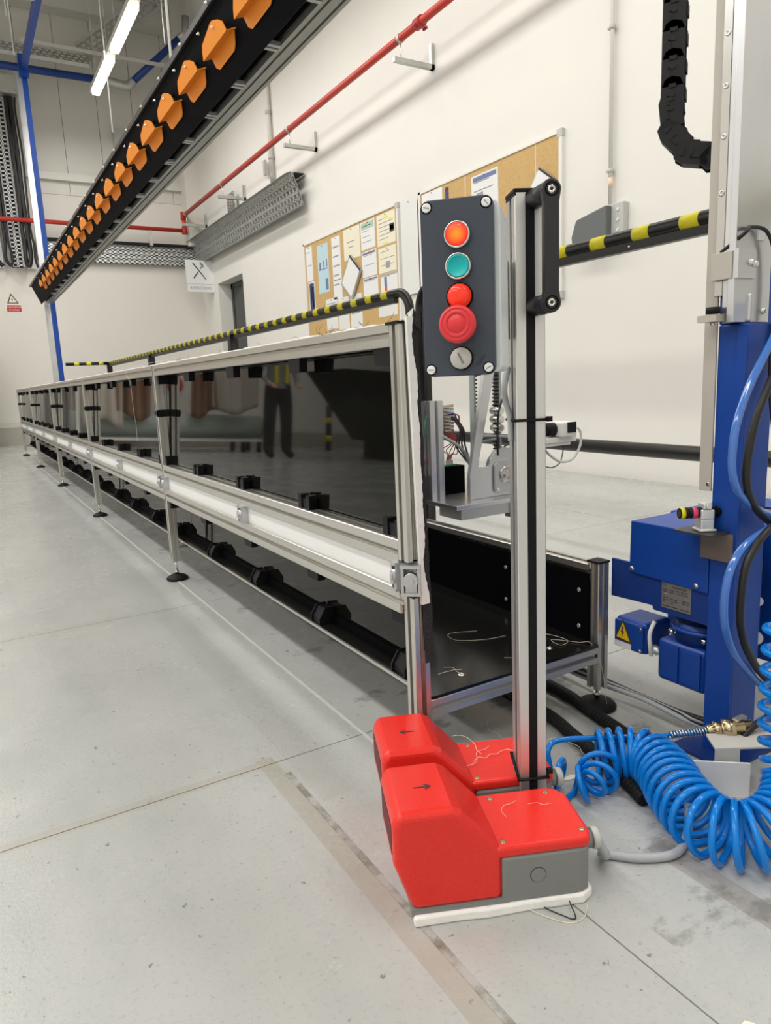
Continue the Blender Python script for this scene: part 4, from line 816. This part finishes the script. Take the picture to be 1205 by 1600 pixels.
# ================================================================= RIGHT WALL: PIPE, BRACKETS, TRAY, CONDUIT, SWITCH
rp = thing('sprinkler_pipe', 'red pipe running along the right wall and round the far corner', 'pipe', (3.35, 6, 3.33))
XP_, ZP = 3.35, 3.33
mk('long_run', MB().cyl((XP_, 0, ZP), (XP_, 11.5, ZP), .03, 18), 'redpipe', rp)
mk('corner_drop', MB().cyl((XP_, 11.5, ZP+.0), (XP_, 11.5, ZP-.24), .03, 18).lathe((XP_, 11.5, ZP), (0, 0, 1), [(.045, -.06), (.045, .05)], 16).lathe((XP_, 11.5, ZP-.22), (0, 0, 1), [(.045, -.05), (.045, .05)], 16), 'redpipe', rp)
mk('far_run', MB().cyl((XP_, 11.5, ZP-.22), (XL+.1, 11.5, ZP-.22), .03, 16), 'redpipe', rp)
mk('pipe_joint', MB().cyl((XP_, 4.86, ZP), (XP_, 4.94, ZP), .042, 18).cyl((XP_-.05, 4.88, ZP-.03), (XP_-.05, 4.92, ZP-.03), .012, 8).cyl((XP_+.05, 4.88, ZP-.03), (XP_+.05, 4.92, ZP-.03), .012, 8), P('red_joint', (.42, .03, .04), .4), rp)
for k, y in enumerate((3.0, 5.17, 7.38, 9.6, 11.35)):
    b_ = thing('pipe_bracket', ('wall bracket of the red pipe outside the top of the view', 'grey wall bracket under the red pipe nearest the viewer', 'grey wall bracket under the red pipe above the cable tray end', 'grey wall bracket under the red pipe beside the vertical perforated tray', 'grey wall bracket of the red pipe at the far corner')[k], 'bracket', (XW, y, 3.2), 0, 'pipe brackets')
    mk('bracket_arm', MB().bx(3.28, XW, y-.02, y+.02, 3.15, 3.185), 'galv', b_); mk('wall_leg', MB().bx(XW-.03, XW, y-.02, y+.02, 3.15, 3.34), 'galv', b_)
    mk('hanger_rod', MB().cyl((XP_, y, 3.18), (XP_, y, 3.30), .005, 8), 'zinc', b_); mk('pipe_clamp', MB().cyl((XP_, y-.015, ZP), (XP_, y+.015, ZP), .036, 18), 'galv', b_)
b_ = thing('pipe_hanger', 'grey hook bracket under the red pipe on the far wall', 'bracket', (2.85, 11.5, 3)); mk('hook_arm', MB().bx(2.83, 2.87, 11.5, 11.8, 2.90, 2.94).bx(2.80, 2.84, 11.47, 11.5, 2.86, 3.08), 'galv', b_)
# perforated cable trays
def perf_tray(name, label, o, a, b_, la, lb, na, nb, mat, depth=.05, lipv=None, sa=.35, sb=.4):
    """perforated sheet spanned by a (long, la) and b_ (lb) from o: long bars plus cross bars leave real slots"""
    t = thing(name, label, 'cable tray', tuple(o)); a = Vector(a).normalized(); b_ = Vector(b_).normalized(); n = a.cross(b_); o = Vector(o); mb = MB()
    T = Matrix((a, b_, n)).transposed().to_4x4(); T.translation = o
    hb = lb/nb; ha = la/na
    for k in range(nb+1): c = k*hb; mb.bx(0, la, max(0, c-hb*sb/2), min(lb, c+hb*sb/2), 0, .002, T=T)
    for k in range(na+1):
        c = k*ha
        for j in range(nb):
            off = ha/2 if j % 2 else 0; mb.bx(max(0, c+off-ha*sa/2), min(la, c+off+ha*sa/2), j*hb, (j+1)*hb, 0, .002, T=T)
    mk('perforated_web', mb, mat, t, kind='stuff')
    mk('tray_lip', MB().bx(0, la, 0, .003, -depth, 0, T=T), mat, t); mk('tray_lip', MB().bx(0, la, lb-.003, lb, -depth, 0, T=T), mat, t); return t
tr1 = perf_tray('cable_tray', 'wide galvanised cable tray sloping under the red pipe on the right wall', (XW-.08, 7.66, 2.66), (0, 1, 0), (-.12, 0, .34), 4.0, .36, 42, 5, 'galv', .07)
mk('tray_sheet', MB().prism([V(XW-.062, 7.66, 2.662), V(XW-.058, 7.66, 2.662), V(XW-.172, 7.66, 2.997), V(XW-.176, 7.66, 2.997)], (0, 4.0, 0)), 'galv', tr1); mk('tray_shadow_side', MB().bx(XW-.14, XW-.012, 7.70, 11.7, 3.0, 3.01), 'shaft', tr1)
tr2 = perf_tray('cable_tray', 'bright perforated cable tray crossing the far wall below the red pipe', (1.25, YF-.1, 2.62), (1, 0, 0), (0, 0, 1), 2.3, .26, 30, 4, 'galv2', .06, sa=.55, sb=.5)
mk('tray_cover_edge', MB().bx(1.25, 3.6, YF-.17, YF-.1, 2.885, 2.925), 'rub', tr2); mk('tray_sheet', MB().bx(1.25, 3.5, YF-.07, YF-.05, 2.62, 2.88), 'galv', tr2)
perf_tray('cable_tray', 'short vertical perforated tray between red pipe and wide tray', (XW-.07, 9.85, 3.03), (0, 0, 1), (0, 1, 0), .30, .3, 8, 4, 'galv2', .03, sa=.6, sb=.6)
perf_tray('cable_tray', 'galvanised cable tray high on the far wall under the ceiling', (.4, 11.2, 5.15), (1, 0, .0), (0, .15, .16), 1.75, .22, 22, 3, 'galv', .05)
perf_tray('cable_tray', 'galvanised cable tray rising to the ceiling corner behind the lamp', (2.0, 11.35, 5.45), (1.1, -.8, .7), (.35, .5, -.1), 1.75, .36, 20, 4, 'galv', .05)
mk('tray_rail', MB().bx(1.3, 3.4, 11.12, 11.15, 5.26, 5.30), 'ceil', label='thin pale rail in front of the high cable tray', cat='rail')
mk('junction_case', MB().bx(2.48, 2.66, YF-.1, YF-.0, 4.28, 4.52), 'greyl', label='small grey case high on the far wall left of the beam', cat='case')
# blue pipes
bp = thing('compressed_air_pipe', 'blue pipe crossing the far wall and rising to the right corner', 'pipe', (2, 11.5, 5.1))
mk('pipe_run', MB().cyl((-1, 11.4, 5.02), (2.45, 11.4, 5.05), .048, 16), 'bluepipe', bp); mk('rising_run', MB().cyl((2.72, 11.4, 5.06), (3.45, 11.2, 5.72), .048, 16), 'bluepipe', bp)
mk('pipe_elbow', MB().tube(smooth([(2.4, 11.4, 5.05), (2.55, 11.4, 5.03), (2.68, 11.4, 5.03), (2.76, 11.39, 5.10)], 5), .062, 14), 'galv', bp); mk('end_elbow', MB().tube([(3.42, 11.2, 5.70), (3.52, 11.17, 5.78), (3.54, 11.16, 6.0)], .05, 14), 'galv', bp)
# vertical conduits on wall
c1 = thing('wall_conduit', 'white vertical conduit above the grey switch box', 'conduit', (XW-.03, 3.28, 1.7))
mk('conduit_tube', MB().cyl((3.63, 3.28, 1.70), (3.63, 3.28, 4.9), .013, 12), 'whitemet', c1)
for z in (1.90, 2.70): mk('conduit_clip', MB().cyl((3.63, 3.28, z-.012), (3.63, 3.28, z+.012), .019, 12).bx(3.62, 3.66, 3.28, 3.31, z-.006, z+.006), 'greyl', c1)
mk('conduit_sleeve', MB().cyl((3.63, 3.28, 1.80), (3.63, 3.28, 1.86), .0145, 12), 'tape', c1)
c2 = thing('wall_conduit', 'grey vertical conduit rising behind the red pipe', 'conduit', (XW-.03, 8.55, 3))
mk('conduit_tube', MB().cyl((3.62, 8.55, 3.02), (3.62, 8.55, 5.2), .028, 12), 'wallfar', c2)
for z in (3.4, 3.9): mk('conduit_clip', MB().cyl((3.62, 8.55, z-.02), (3.62, 8.55, z+.02), .036, 12), 'greyl', c2)
mk('conduit_lever', MB().bx(3.6, 3.63, 8.72, 8.78, 3.25, 3.42), 'greyl', c2)
sw = thing('socket_box', 'dark grey hinged socket box on the wall above the near rail', 'socket', (XW, 3.35, 1.5))
mk('grey_backplate', MB().bx(3.61, XW, 3.16, 3.36, 1.48, 1.70), 'greyl', sw, bevel=.006)
mk('dark_flap', MB().prism([V(3.61, 3.25, 1.69), V(3.61, 3.50, 1.65), V(3.61, 3.54, 1.55), V(3.61, 3.53, 1.49), V(3.61, 3.25, 1.49)], (-.05, 0, 0)), P('flap_grey', (.13, .14, .14), .5), sw, bevel=.005)
for z in (1.60, 1.66, 1.54): mk('cover_plug', MB().lathe((3.61, 3.20, z), (-1, 0, 0), [(.012, 0), (.009, .006)], 14), 'whitemet', sw)
# ================================================================= NOTICE BOARDS AND PAPERS
XB = 3.645
def board(y0, y1, z0, z1, label):
    t = thing('cork_board', label, 'notice board', (XW, (y0+y1)/2, z0)); mk('cork_sheet', MB().bx(XB-.004, XW, y0+.02, y1-.02, z0+.02, z1-.02), 'cork', t)
    f = MB().bx(XB-.012, XW, y0, y0+.03, z0, z1).bx(XB-.012, XW, y1-.03, y1, z0, z1).bx(XB-.012, XW, y0, y1, z0, z0+.03).bx(XB-.012, XW, y0, y1, z1-.02, z1)
    mk('aluminium_frame', f, 'whitemet', t); mk('corner_piece', MB().bx(XB-.014, XW, y0-.004, y0+.045, z1-.045, z1+.004).bx(XB-.014, XW, y0-.004, y0+.045, z0-.004, z0+.045), 'greyl', t); return t
B1 = board(5.76, 7.83, 1.20, 2.27, 'far cork notice board crowded with papers'); B2 = board(3.70, 5.42, 1.20, 2.27, 'near cork notice board partly behind the button box')
for y in (3.96, 4.76, 5.03): mk('cork_joint', MB().bx(XB-.0045, XB-.003, y-.004, y+.004, 1.24, 2.25), 'tape', B2)
def paper(y0, y1, z0, z1, mat, label, lines=0, name='paper_sheet', extra=(), off=0., lm='ink', band=None):
    t = thing(name, label, 'paper', (XB, (y0+y1)/2, z0)); xf = XB-.0055-off
    mk('sheet', MB().bx(xf, xf+.001, y0, y1, z0, z1), mat, t)
    W = y1-y0; Hh = z1-z0
    mb = MB(); random.seed(int(y0*100))
    for k in range(lines):
        z = z1-Hh*(.16+.76*k/max(1, lines)); ww = W*random.uniform(.45, .8); mb.bx(xf-.0006, xf, y1-W*.1-ww, y1-W*.1, z-Hh*.012, z+Hh*.012)
    if lines: mk('print_lines', mb, lm, t)
    if band: mk('heading_band', MB().bx(xf-.0006, xf, y0+W*.06, y1-W*.06, z1-Hh*band[1], z1-Hh*.04), band[0], t)
    for (a0, a1, c0, c1_, mt_) in extra: mk('print_block', MB().bx(xf-.0008, xf, y0+W*a0, y0+W*a1, z0+Hh*c0, z0+Hh*c1_), mt_, t)
    mk('push_pin', MB().lathe((xf, (y0+y1)/2, z1-.015), (-1, 0, 0), [(.005, 0), (.004, .008)], 8), 'wirer', t); return t
paper(7.61, 7.77, 1.85, 2.22, 'paper', 'plain white sheet at the top left corner of the far board', 2)
paper(7.59, 7.75, 1.52, 1.84, 'papero', 'dark navy flyer on a white sheet at the left edge of the far board', 0, extra=((.1, .85, .03, .94, 'navy'), (.25, .4, .1, .8, 'paper'), (.5, .6, .3, .9, 'paper')))
paper(7.21, 7.48, 1.68, 2.19, 'lightblue', 'tall light blue poster on the far board', 0, extra=((.1, .9, .48, .5, 'inkb'), (.12, .2, .52, .68, 'inkb'), (.4, .48, .52, .66, 'inkb'), (.7, .85, .5, .64, 'inkb'), (.1, .35, .05, .28, 'inkb')))
paper(6.92, 7.12, 1.58, 2.21, 'paper', 'long narrow white sheet right of the light blue poster', 5, extra=((.1, .9, .3, .31, 'inkd'),))
paper(6.49, 6.84, 1.93, 2.23, 'paperc', 'cream sheet with two small text lines on the far board', 0, extra=((.3, .8, .55, .58, 'ink'), (.4, .7, .38, .41, 'ink')))
paper(6.19, 6.47, 1.97, 2.23, 'paper', 'white sheet with pale green header on the far board', 4, band=('palegreen', .28))
paper(5.82, 6.15, 1.95, 2.23, 'paperc', 'cream sheet with yellow marks in the top right corner of the far board', 6, extra=((.05, .3, .35, .6, 'inkd'), (.08, .28, .4, .55, 'yelp'), (.35, .65, .82, .88, 'yelp'), (.1, .3, .75, .79, 'yelp'), (.4, .7, .03, .07, 'yelp')))
paper(6.18, 6.47, 1.71, 1.95, 'paper', 'white table sheet with blue header below the pale green one', 2, band=('inkb', .12))
paper(5.82, 6.14, 1.69, 1.93, 'paperc', 'pale sheet with a small dark symbol on the far board right side', 3, extra=((.35, .6, .2, .45, 'ink'), (.02, .98, .02, .05, 'ink')))
paper(6.17, 6.46, 1.50, 1.70, 'paper', 'lower white table sheet with blue header on the far board', 1, band=('inkb', .12))
paper(5.81, 6.12, 1.48, 1.68, 'paper', 'white sheet with blue and red bar mark on the far board', 0, extra=((.62, .78, .45, .92, 'inkb'), (.62, .78, .1, .45, 'orangep'), (.02, .98, .95, .99, 'ink')))
paper(7.05, 7.33, 1.27, 1.60, 'papero', 'lower left white sheet on the far board behind the guard rail', 2)
paper(6.79, 7.03, 1.25, 1.58, 'papero', 'lower white sheet beside it on the far board behind the guard rail', 2, off=.001)
paper(6.51, 6.76, 1.23, 1.58, 'papero', 'lower middle white sheet on the far board behind the guard rail', 2)
paper(5.83, 6.18, 1.30, 1.46, 'papero', 'white plastic pocket at the lower right of the far board', 0)
def diamond(yc, zc, ry, rz, label):
    t = thing('tilted_frame', label, 'picture frame', (XB-.03, yc, zc)); x_ = XB-.03
    o = [V(x_, yc+ry, zc-.04), V(x_, yc, zc+rz), V(x_, yc-ry, zc+.04), V(x_, yc, zc-rz)]
    mk('frame_edge', MB().prism(o, (.02, 0, 0)), 'galv', t)
    i_ = [V(x_-.002, yc+(p.y-yc)*.88, zc+(p.z-zc)*.88) for p in o]; mk('white_board', MB().prism(i_, (.002, 0, 0)), 'paper', t)
    j_ = [V(x_-.001, p.y, p.z) for p in (o[1], o[2])]+[V(x_-.001, o[2].y+.02, o[2].z-.02), V(x_-.001, o[1].y+.01, o[1].z-.03)]; mk('black_edge', MB().prism(j_, (.003, 0, 0)), 'inkd', t)
diamond(6.68, 1.75, .22, .22, 'tilted white framed board hanging as a diamond on the far board')
diamond(3.90, 1.94, .14, .14, 'tilted white framed board hanging as a diamond behind the pole top')
paper(4.36, 4.68, 1.88, 2.21, 'paper', 'white poster with blue heading at the top of the near board', 4, band=('inkb', .14), extra=((.55, .8, .2, .6, 'ink'),))
paper(5.07, 5.37, 1.9, 2.24, 'paper', 'blank white sheet at the top left of the near board', 0)
paper(4.98, 5.03, 1.9, 2.22, 'navy', 'narrow dark strip beside the blank sheet on the near board', 0)
paper(3.77, 3.93, 1.37, 1.56, 'paper', 'green edged white sheet at the right of the near board', 2, extra=((0, .08, 0, 1, 'green'), (.92, 1, 0, 1, 'green'), (0, 1, .94, 1, 'green')))
paper(3.77, 3.93, 1.22, 1.36, 'paper', 'lower green edged white sheet at the right of the near board', 2, extra=((0, .08, 0, 1, 'green'), (.92, 1, 0, 1, 'green'), (0, 1, 0, .06, 'green')))
paper(5.45, 5.72, 1.45, 2.25, 'papero', 'large translucent white sheet taped between the two boards', 3, lm='papero')
for (y, z, mt_) in ((3.80, 1.73, 'yel'), (3.84, 1.69, 'inkd'), (3.82, 1.66, 'inkd'), (3.87, 1.64, 'paper')):
    mk('board_pin', MB().lathe((XB-.005, y, z), (-1, 0, 0), [(.010, 0), (.008, .01)], 10), mt_, label='loose push pin on the near cork board', cat='pin', group='push pins on the near board')
# ================================================================= FAR WALL SIGNS, CABLE LADDER
sg = thing('refectory_sign', 'white projecting sign with crossed knife and fork at the far right corner', 'sign', (3.62, 11.3, 2.3))
SY = 11.25; sx0, sx1, sz0, sz1 = 3.24, 3.66, 2.17, 2.64
mk('sign_panel', MB().bx(sx0, sx1, SY, SY+.012, sz0+.12, sz1), 'white', sg); mk('text_panel', MB().bx(sx0+.005, sx1, SY, SY+.012, sz0, sz0+.112), 'white', sg)
FTS = lambda x_, z: frame((x_, SY-.0015, z), (1, 0, 0), (0, 0, 1))
text('sign_lettering', 'REFEITÓRIO', .062, FTS((sx0+sx1)/2, sz0+.055), 'ink', sg, .0006)
cxs, czs = sx0+.2, sz0+.31
def stroke(x0_, z0_, x1_, z1_, w_):
    a = V(x0_, SY-.002, z0_); b_ = V(x1_, SY-.002, z1_); d = (b_-a).normalized(); n_ = V(-d.z, 0, d.x)*w_/2; return MB().prism([a-n_, a+n_, b_+n_*.8, b_-n_*.8], (0, .0015, 0))
mk('knife_symbol', stroke(cxs-.09, czs+.12, cxs+.10, czs-.12, .018), 'inkd', sg); mk('fork_handle_symbol', stroke(cxs-.09, czs-.11, cxs-.01, czs-.01, .018), 'inkd', sg)
fk = stroke(cxs+.02, czs+.03, cxs+.06, czs+.08, .012)
for dz in (-.018, 0, .018): fk.bx(cxs+.045+dz, cxs+.055+dz, SY-.002, SY-.0005, czs+.07-dz, czs+.125-dz)
mk('fork_head_symbol', fk, 'inkd', sg)
ps = thing('electric_warning_sign', 'small triangular voltage sign over a red plate on the far wall', 'sign', (.86, YF, 1.9))
mk('triangle_border', MB().prism([V(.78, YF-.004, 2.02), V(.93, YF-.004, 2.02), V(.84, YF-.004, 2.16)], (0, .004, 0)), 'inkd', ps)
mk('triangle_field', MB().prism([V(.80, YF-.006, 2.03), V(.91, YF-.006, 2.03), V(.843, YF-.006, 2.13)], (0, .002, 0)), 'paperc', ps)
mk('lightning_mark', MB().prism([V(.850, YF-.008, 2.105), V(.838, YF-.008, 2.07), V(.852, YF-.008, 2.07), V(.848, YF-.008, 2.04), V(.862, YF-.008, 2.078), V(.848, YF-.008, 2.078)], (0, .001, 0)), 'inkd', ps)
mk('white_margin', MB().bx(.755, .965, YF-.004, YF, 1.89, 2.01), 'paper', ps); mk('red_plate', MB().bx(.767, .955, YF-.006, YF-.003, 1.905, 1.995), P('sign_red', (.5, .04, .03), .5), ps)
FTP = lambda x_, z: frame((x_, YF-.007, z), (1, 0, 0), (0, 0, 1))
text('sign_lettering', 'Corte parcial', .034, FTP(.861, 1.969), 'paper', ps, .0005); text('sign_lettering', 'de energia', .034, FTP(.861, 1.931), 'paper', ps, .0005)
cl_ = perf_tray('cable_ladder', 'white perforated vertical cable ladder at the top left', (.90, YF-.17, 2.5), (0, 0, 1), (1, 0, 0), 2.2, .15, 40, 2, 'white', .06)
cl_['category'] = 'cable ladder'
mk('ladder_hole_shade', MB().bx(.895, 1.055, YF-.10, YF-.08, 2.5, 4.7), 'shaft', cl_); mk('ladder_side_plate', MB().bx(.55, .80, YF-.06, YF-.012, 2.5, 4.7).bx(1.10, 1.22, YF-.06, YF-.012, 2.5, 4.7), 'white', cl_, label='bright white side plates of the ladder'); mk('ladder_head', MB().bx(.5, 1.22, YF-.35, YF-.1, 4.72, 4.95), 'galv', cl_)  # first box is an added dark sheet that makes the ladder holes look shaded
random.seed(8)
for k, (x_, rr3) in enumerate(((.72, .03), (.84, .022), (.885, .016), (1.085, .028), (1.135, .03), (1.19, .014))):
    pts = [(x_, YF-.25, 4.71)]
    for z in (4.5, 4.0, 3.5, 3.0, 2.8): pts.append((x_+random.uniform(-.012, .012), YF-.25, z))
    pts += [(x_+random.uniform(-.03, .03), YF-.25, 2.6), (x_+random.uniform(-.05, .06), YF-.24, 2.49)]
    cable('ladder_cable', pts, rr3, 'wireb', ('thick black cable at the far left edge beside the white ladder', 'black cable second from the left edge beside the white ladder', 'thin black cable along the left side of the white ladder', 'thick black cable just right of the white ladder', 'thick black cable between white ladder and far column', 'thin black cable nearest the bright far column guide')[k], grp='black cables on the ladder', n=8)
# ================================================================= CEILING LAMPS
for k, (xx, yy, zz) in enumerate(TUBES):
    vis = xx > 0 and yy > 8
    lt = thing('strip_lamp', ('lit tube lamp hanging at the upper left, farther one' if yy > 9.5 else 'lit tube lamp hanging at the upper left, nearer one') if vis else 'lit tube lamp of the hall outside the view', 'lamp', (xx, yy, zz), 0, None if vis else 'other tube lamps of the hall')
    mk('lamp_body', MB().bx(xx-.05, xx+.05, yy-.64, yy+.64, zz+.03, zz+.09), 'whitemet', lt); mk('diffuser', MB().prism([V(xx-.05, yy-.53, zz+.03), V(xx-.042, yy-.53, zz-.035), V(xx+.042, yy-.53, zz-.035), V(xx+.05, yy-.53, zz+.03)], (0, 1.06, 0)), 'lamp', lt)
    mk('suspension_wire', MB().cyl((xx, yy-.4, zz+.09), (xx, yy-.4, ZC), .004, 6).cyl((xx, yy+.4, zz+.09), (xx, yy+.4, ZC), .004, 6), 'greyl', lt)
for (x_, y, z0_, r, lb) in ((1.35, 4.6, 2.05, .008, 'pale wire hanging down behind the hanger beam right of the lamps'), (1.9, 9.0, 3.6, .008, 'pale wire hanging below the nearer lit lamp'), (2.3, 8.0, 4.2, .006, 'thin wire right of the nearer lit lamp'), (.95, 9.0, 4.6, .006, 'thin wire left of the blue girder'), (1.02, 9.4, 4.4, .006, 'thin wire beside the blue girder and far column')):
    mk('suspension_wire', MB().cyl((x_, y, z0_), (x_, y, ZC), r, 6), 'whitemet', label=lb, cat='wire', group='ceiling wires')
# ================================================================= THINGS SEEN IN THE PANELS' REFLECTION (left of the aisle)
tr = thing('fabric_trolley', 'wheeled trolley with pale green roll and hanging brown and cream fabric', 'trolley', (-1.2, 10.4, 0))
mk('trolley_frame', MB().bx(-2.75, -.05, 10.2, 10.24, .16, .2).bx(-2.75, -.05, 10.7, 10.74, .16, .2).bx(-2.75, -2.71, 10.2, 10.24, .16, 1.7).bx(-.09, -.05, 10.2, 10.24, .16, 1.7).bx(-2.75, -.05, 10.2, 10.24, 1.66, 1.7), 'whitemet', tr)
mk('fabric_roll', MB().cyl((-2.7, 10.45, .38), (.0, 10.45, .38), .17, 32), 'rollg', tr)
def drape(x0_, x1_, z0_, z1_, mat, seed, y=10.15):
    mb = MB(); n, m_ = 30, 14; pts = []
    for i in range(n+1):
        for j in range(m_+1):
            t = i/n; s_ = j/m_; pts.append(V(x0_+(x1_-x0_)*t, y+.05*math.sin(t*22+seed)*(1-s_*.3)+.03*math.sin(t*9+s_*4+seed), z1_+(z0_+.07*math.sin(t*5+seed)-z1_)*s_))
    mb.poly(pts, [(i*(m_+1)+j, (i+1)*(m_+1)+j, (i+1)*(m_+1)+j+1, i*(m_+1)+j+1) for i in range(n) for j in range(m_)], 0, True); return mb
for a, b_, c, d, mt_, s_ in ((-1.95, -1.55, .55, 1.66, 'fabricb', 1), (-2.55, -1.85, .62, 1.66, 'fabricw', 2), (-1.0, -.55, .50, 1.66, 'fabricb', 3), (-.62, -.12, .38, 1.66, 'fabricw', 5)):
    o = mk('hanging_fabric', drape(a, b_, c, d, mt_, s_, 10.13 if mt_ == 'fabricw' else 10.17), mt_, tr, label='cream fabric hanging in folds' if mt_ == 'fabricw' else 'brown fabric hanging in folds'); sd = o.modifiers.new('s', 'SOLIDIFY'); sd.thickness = .006
cs = mesh('caster', MB().cyl((-.02, 0, .06), (.02, 0, .06), .06, 16).bx(-.025, .025, -.03, .03, .08, .16), 'rub')
for x_ in (-2.6, -2.35, -.2): 
    for y in (10.22, 10.7): link('caster', cs, tr, Tr(x_, y, 0))
for k, (x_, mt_) in enumerate(((.12, 'fabricw'), (-.0, 'rollg'))):
    pass
rk = thing('fabric_rack', 'tall rack of cream and grey fabric lengths beside the far wall', 'rack', (-.1, 11.2, 0))
mk('rack_bar', MB().cyl((-1.2, 11.3, 1.9), (.25, 11.3, 1.9), .02, 12).cyl((-1.2, 11.3, 0), (-1.2, 11.3, 1.9), .02, 12).cyl((.25, 11.3, 0), (.25, 11.3, 1.9), .02, 12), 'whitemet', rk)
for a, b_, mt_, s_ in ((-1.15, -.8, 'fabricw', 1), (-.78, -.45, 'rollg', 2), (-.42, -.1, 'fabricw', 4), (-.08, .22, 'shirt', 6)): mk('hanging_fabric', drape(a, b_, .25, 1.88, mt_, s_, 11.28), mt_, rk)
bo = thing('striped_bollard', 'black and yellow striped bollard standing left of the aisle', 'bollard', (-4.1, 10.9, 0))
mk('bollard_tube', MB().cyl((-4.1, 10.9, 0), (-4.1, 10.9, .95), .05, 18), 'railblk', bo)
for z in (.15, .45, .75): mk('tape_band', MB().cyl((-4.1, 10.9, z), (-4.1, 10.9, z+.1), .0515, 18), 'yel', bo)
hp_ = thing('waste_hopper', 'black tapered waste hopper standing left of the aisle', 'hopper', (-4.6, 8.3, 0))
mk('hopper_body', MB().prism([V(-5.2, 8.2, .25), V(-3.75, 8.2, .25), V(-2.98, 8.2, 1.2), V(-5.3, 8.2, 1.2)], (0, 1.2, 0)), 'blk', hp_); mk('hopper_base', MB().bx(-5.1, -3.9, 8.3, 9.3, 0, .25), 'blk', hp_)
wd = thing('door_2', 'white double door in the left wall', 'door', kind='structure'); del wd['category']
mk('door_leaf', MB().bx(XL, XL+.04, 8.6, 9.5, 0, 2.1).bx(XL, XL+.04, 9.53, 10.4, 0, 2.1), 'white', wd)
fe = thing('red_alarm_box', 'round red alarm bell on the far wall left of the view', 'alarm bell', (-1.75, YF, 1.0)); mk('bell_dome', MB().lathe((-1.75, YF, 1.0), (0, -1, 0), [(.13, 0), (.13, .04), (.10, .08), (.03, .1)], 24), 'redpipe', fe)
# person
pe = thing('person', 'person in dark trousers and yellow suspenders reflected in the nearest black panel', 'person', (-2.4, 9.0, 0))
def skin(name, verts, edges, radii, mat, par, sub=1, root=0):
    me = bpy.data.meshes.new(name); me.from_pydata(verts, edges, []); o = bpy.data.objects.new(name, me); COL.objects.link(o)
    m1 = o.modifiers.new('skin', 'SKIN'); sv = me.skin_vertices[0].data
    for i, r in enumerate(radii): sv[i].radius = (r, r) if not isinstance(r, tuple) else r
    for i in range(len(sv)): sv[i].use_root = (i == root)
    m2 = o.modifiers.new('sub', 'SUBSURF'); m2.levels = sub; m2.render_levels = sub
    dg = bpy.context.evaluated_depsgraph_get(); nm = bpy.data.meshes.new_from_object(o.evaluated_get(dg)); bpy.data.objects.remove(o)
    nm.materials.clear()
    for q_ in mat: nm.materials.append(M[q_])
    ob = link(name, nm, par)
    for p_ in nm.polygons: p_.use_smooth = True
    return ob
bx0, by0 = -2.4, 9.0
vs = [(0, 0, .95)]; rd = [(.15, .11)]; ed = []
def add(p_, par_, r): vs.append(p_); rd.append(r); ed.append((par_, len(vs)-1)); return len(vs)-1
ch_ = add((0, .01, 1.18), 0, (.145, .10)); ch2 = add((0, .0, 1.38), ch_, (.16, .11)); nk = add((0, .0, 1.50), ch2, .055); hdv = add((0, -.015, 1.60), nk, .085); hd2 = add((0, -.015, 1.70), hdv, .075)
for s_ in (-1, 1):
    hp2 = add((s_*.10, 0, .86), 0, .11); kn = add((s_*.12, -.01, .48), hp2, .088); an = add((s_*.13, .01, .11), kn, .078)
    toe = add((s_*.14, -.10, .052), an, .050); add((s_*.15, -.18, .045), toe, .042)
    sh = add((s_*.19, 0, 1.40), ch2, .055); el = add((s_*.25, .01, 1.12), sh, .042); wr_ = add((s_*.20, -.18, .98), el, .028); pmv = add((s_*.17, -.25, .96), wr_, .03)
    for f_ in range(4): a1 = add((s_*.17+(f_-1.5)*.019, -.30, .955), pmv, .0095); add((s_*.17+(f_-1.5)*.019, -.325, .93-.003*f_), a1, .0085)
    a1 = add((s_*.17-s_*.035, -.265, .975), pmv, .0105); add((s_*.17-s_*.045, -.295, .975), a1, .009)
vs = [(x_+bx0, y+by0, z) for x_, y, z in vs]
body = skin('body', vs, ed, rd, ['shirt', 'cloth', 'skin', 'rub'], pe, 2)
for p_ in body.data.polygons:
    c = p_.center; dx = abs(c.x-bx0)
    p_.material_index = 3 if c.z < .10 else 1 if c.z < .95 and not (c.y < by0-.12) else 2 if (c.z > 1.49 or c.y < by0-.17) else 0
mk('face', MB().bx(bx0-.035, bx0-.018, by0-.106, by0-.098, 1.635, 1.645).bx(bx0+.018, bx0+.035, by0-.106, by0-.098, 1.635, 1.645).bx(bx0-.022, bx0+.022, by0-.10, by0-.094, 1.575, 1.582), 'hair', pe)
mk('nose', MB().lathe((bx0, by0-.095, 1.60), (0, -.4, 1), [(.014, 0), (.008, .035)], 10), 'skin', pe)
for s_ in (-1, 1): mk('ear', MB().lathe((bx0+s_*.082, by0-.01, 1.62), (s_, 0, 0), [(.022, 0), (.016, .012)], 12), 'skin', pe)
mk('hair', MB().lathe((bx0, by0+.01, 1.65), (0, .25, 1), [(.094, 0), (.096, .04), (.08, .09), (.04, .118)], 20), 'hair', pe)
for s_ in (-1, 1): mk('suspender', MB().prism([V(bx0+s_*.05, by0-.125, 1.0), V(bx0+s_*.09, by0-.125, 1.0), V(bx0+s_*.10, by0-.13, 1.42), V(bx0+s_*.06, by0-.13, 1.42)], (0, .03, 0)), 'yel', pe)
for a in bpy.data.objects:
    if a.name.startswith('tube_light'): pass
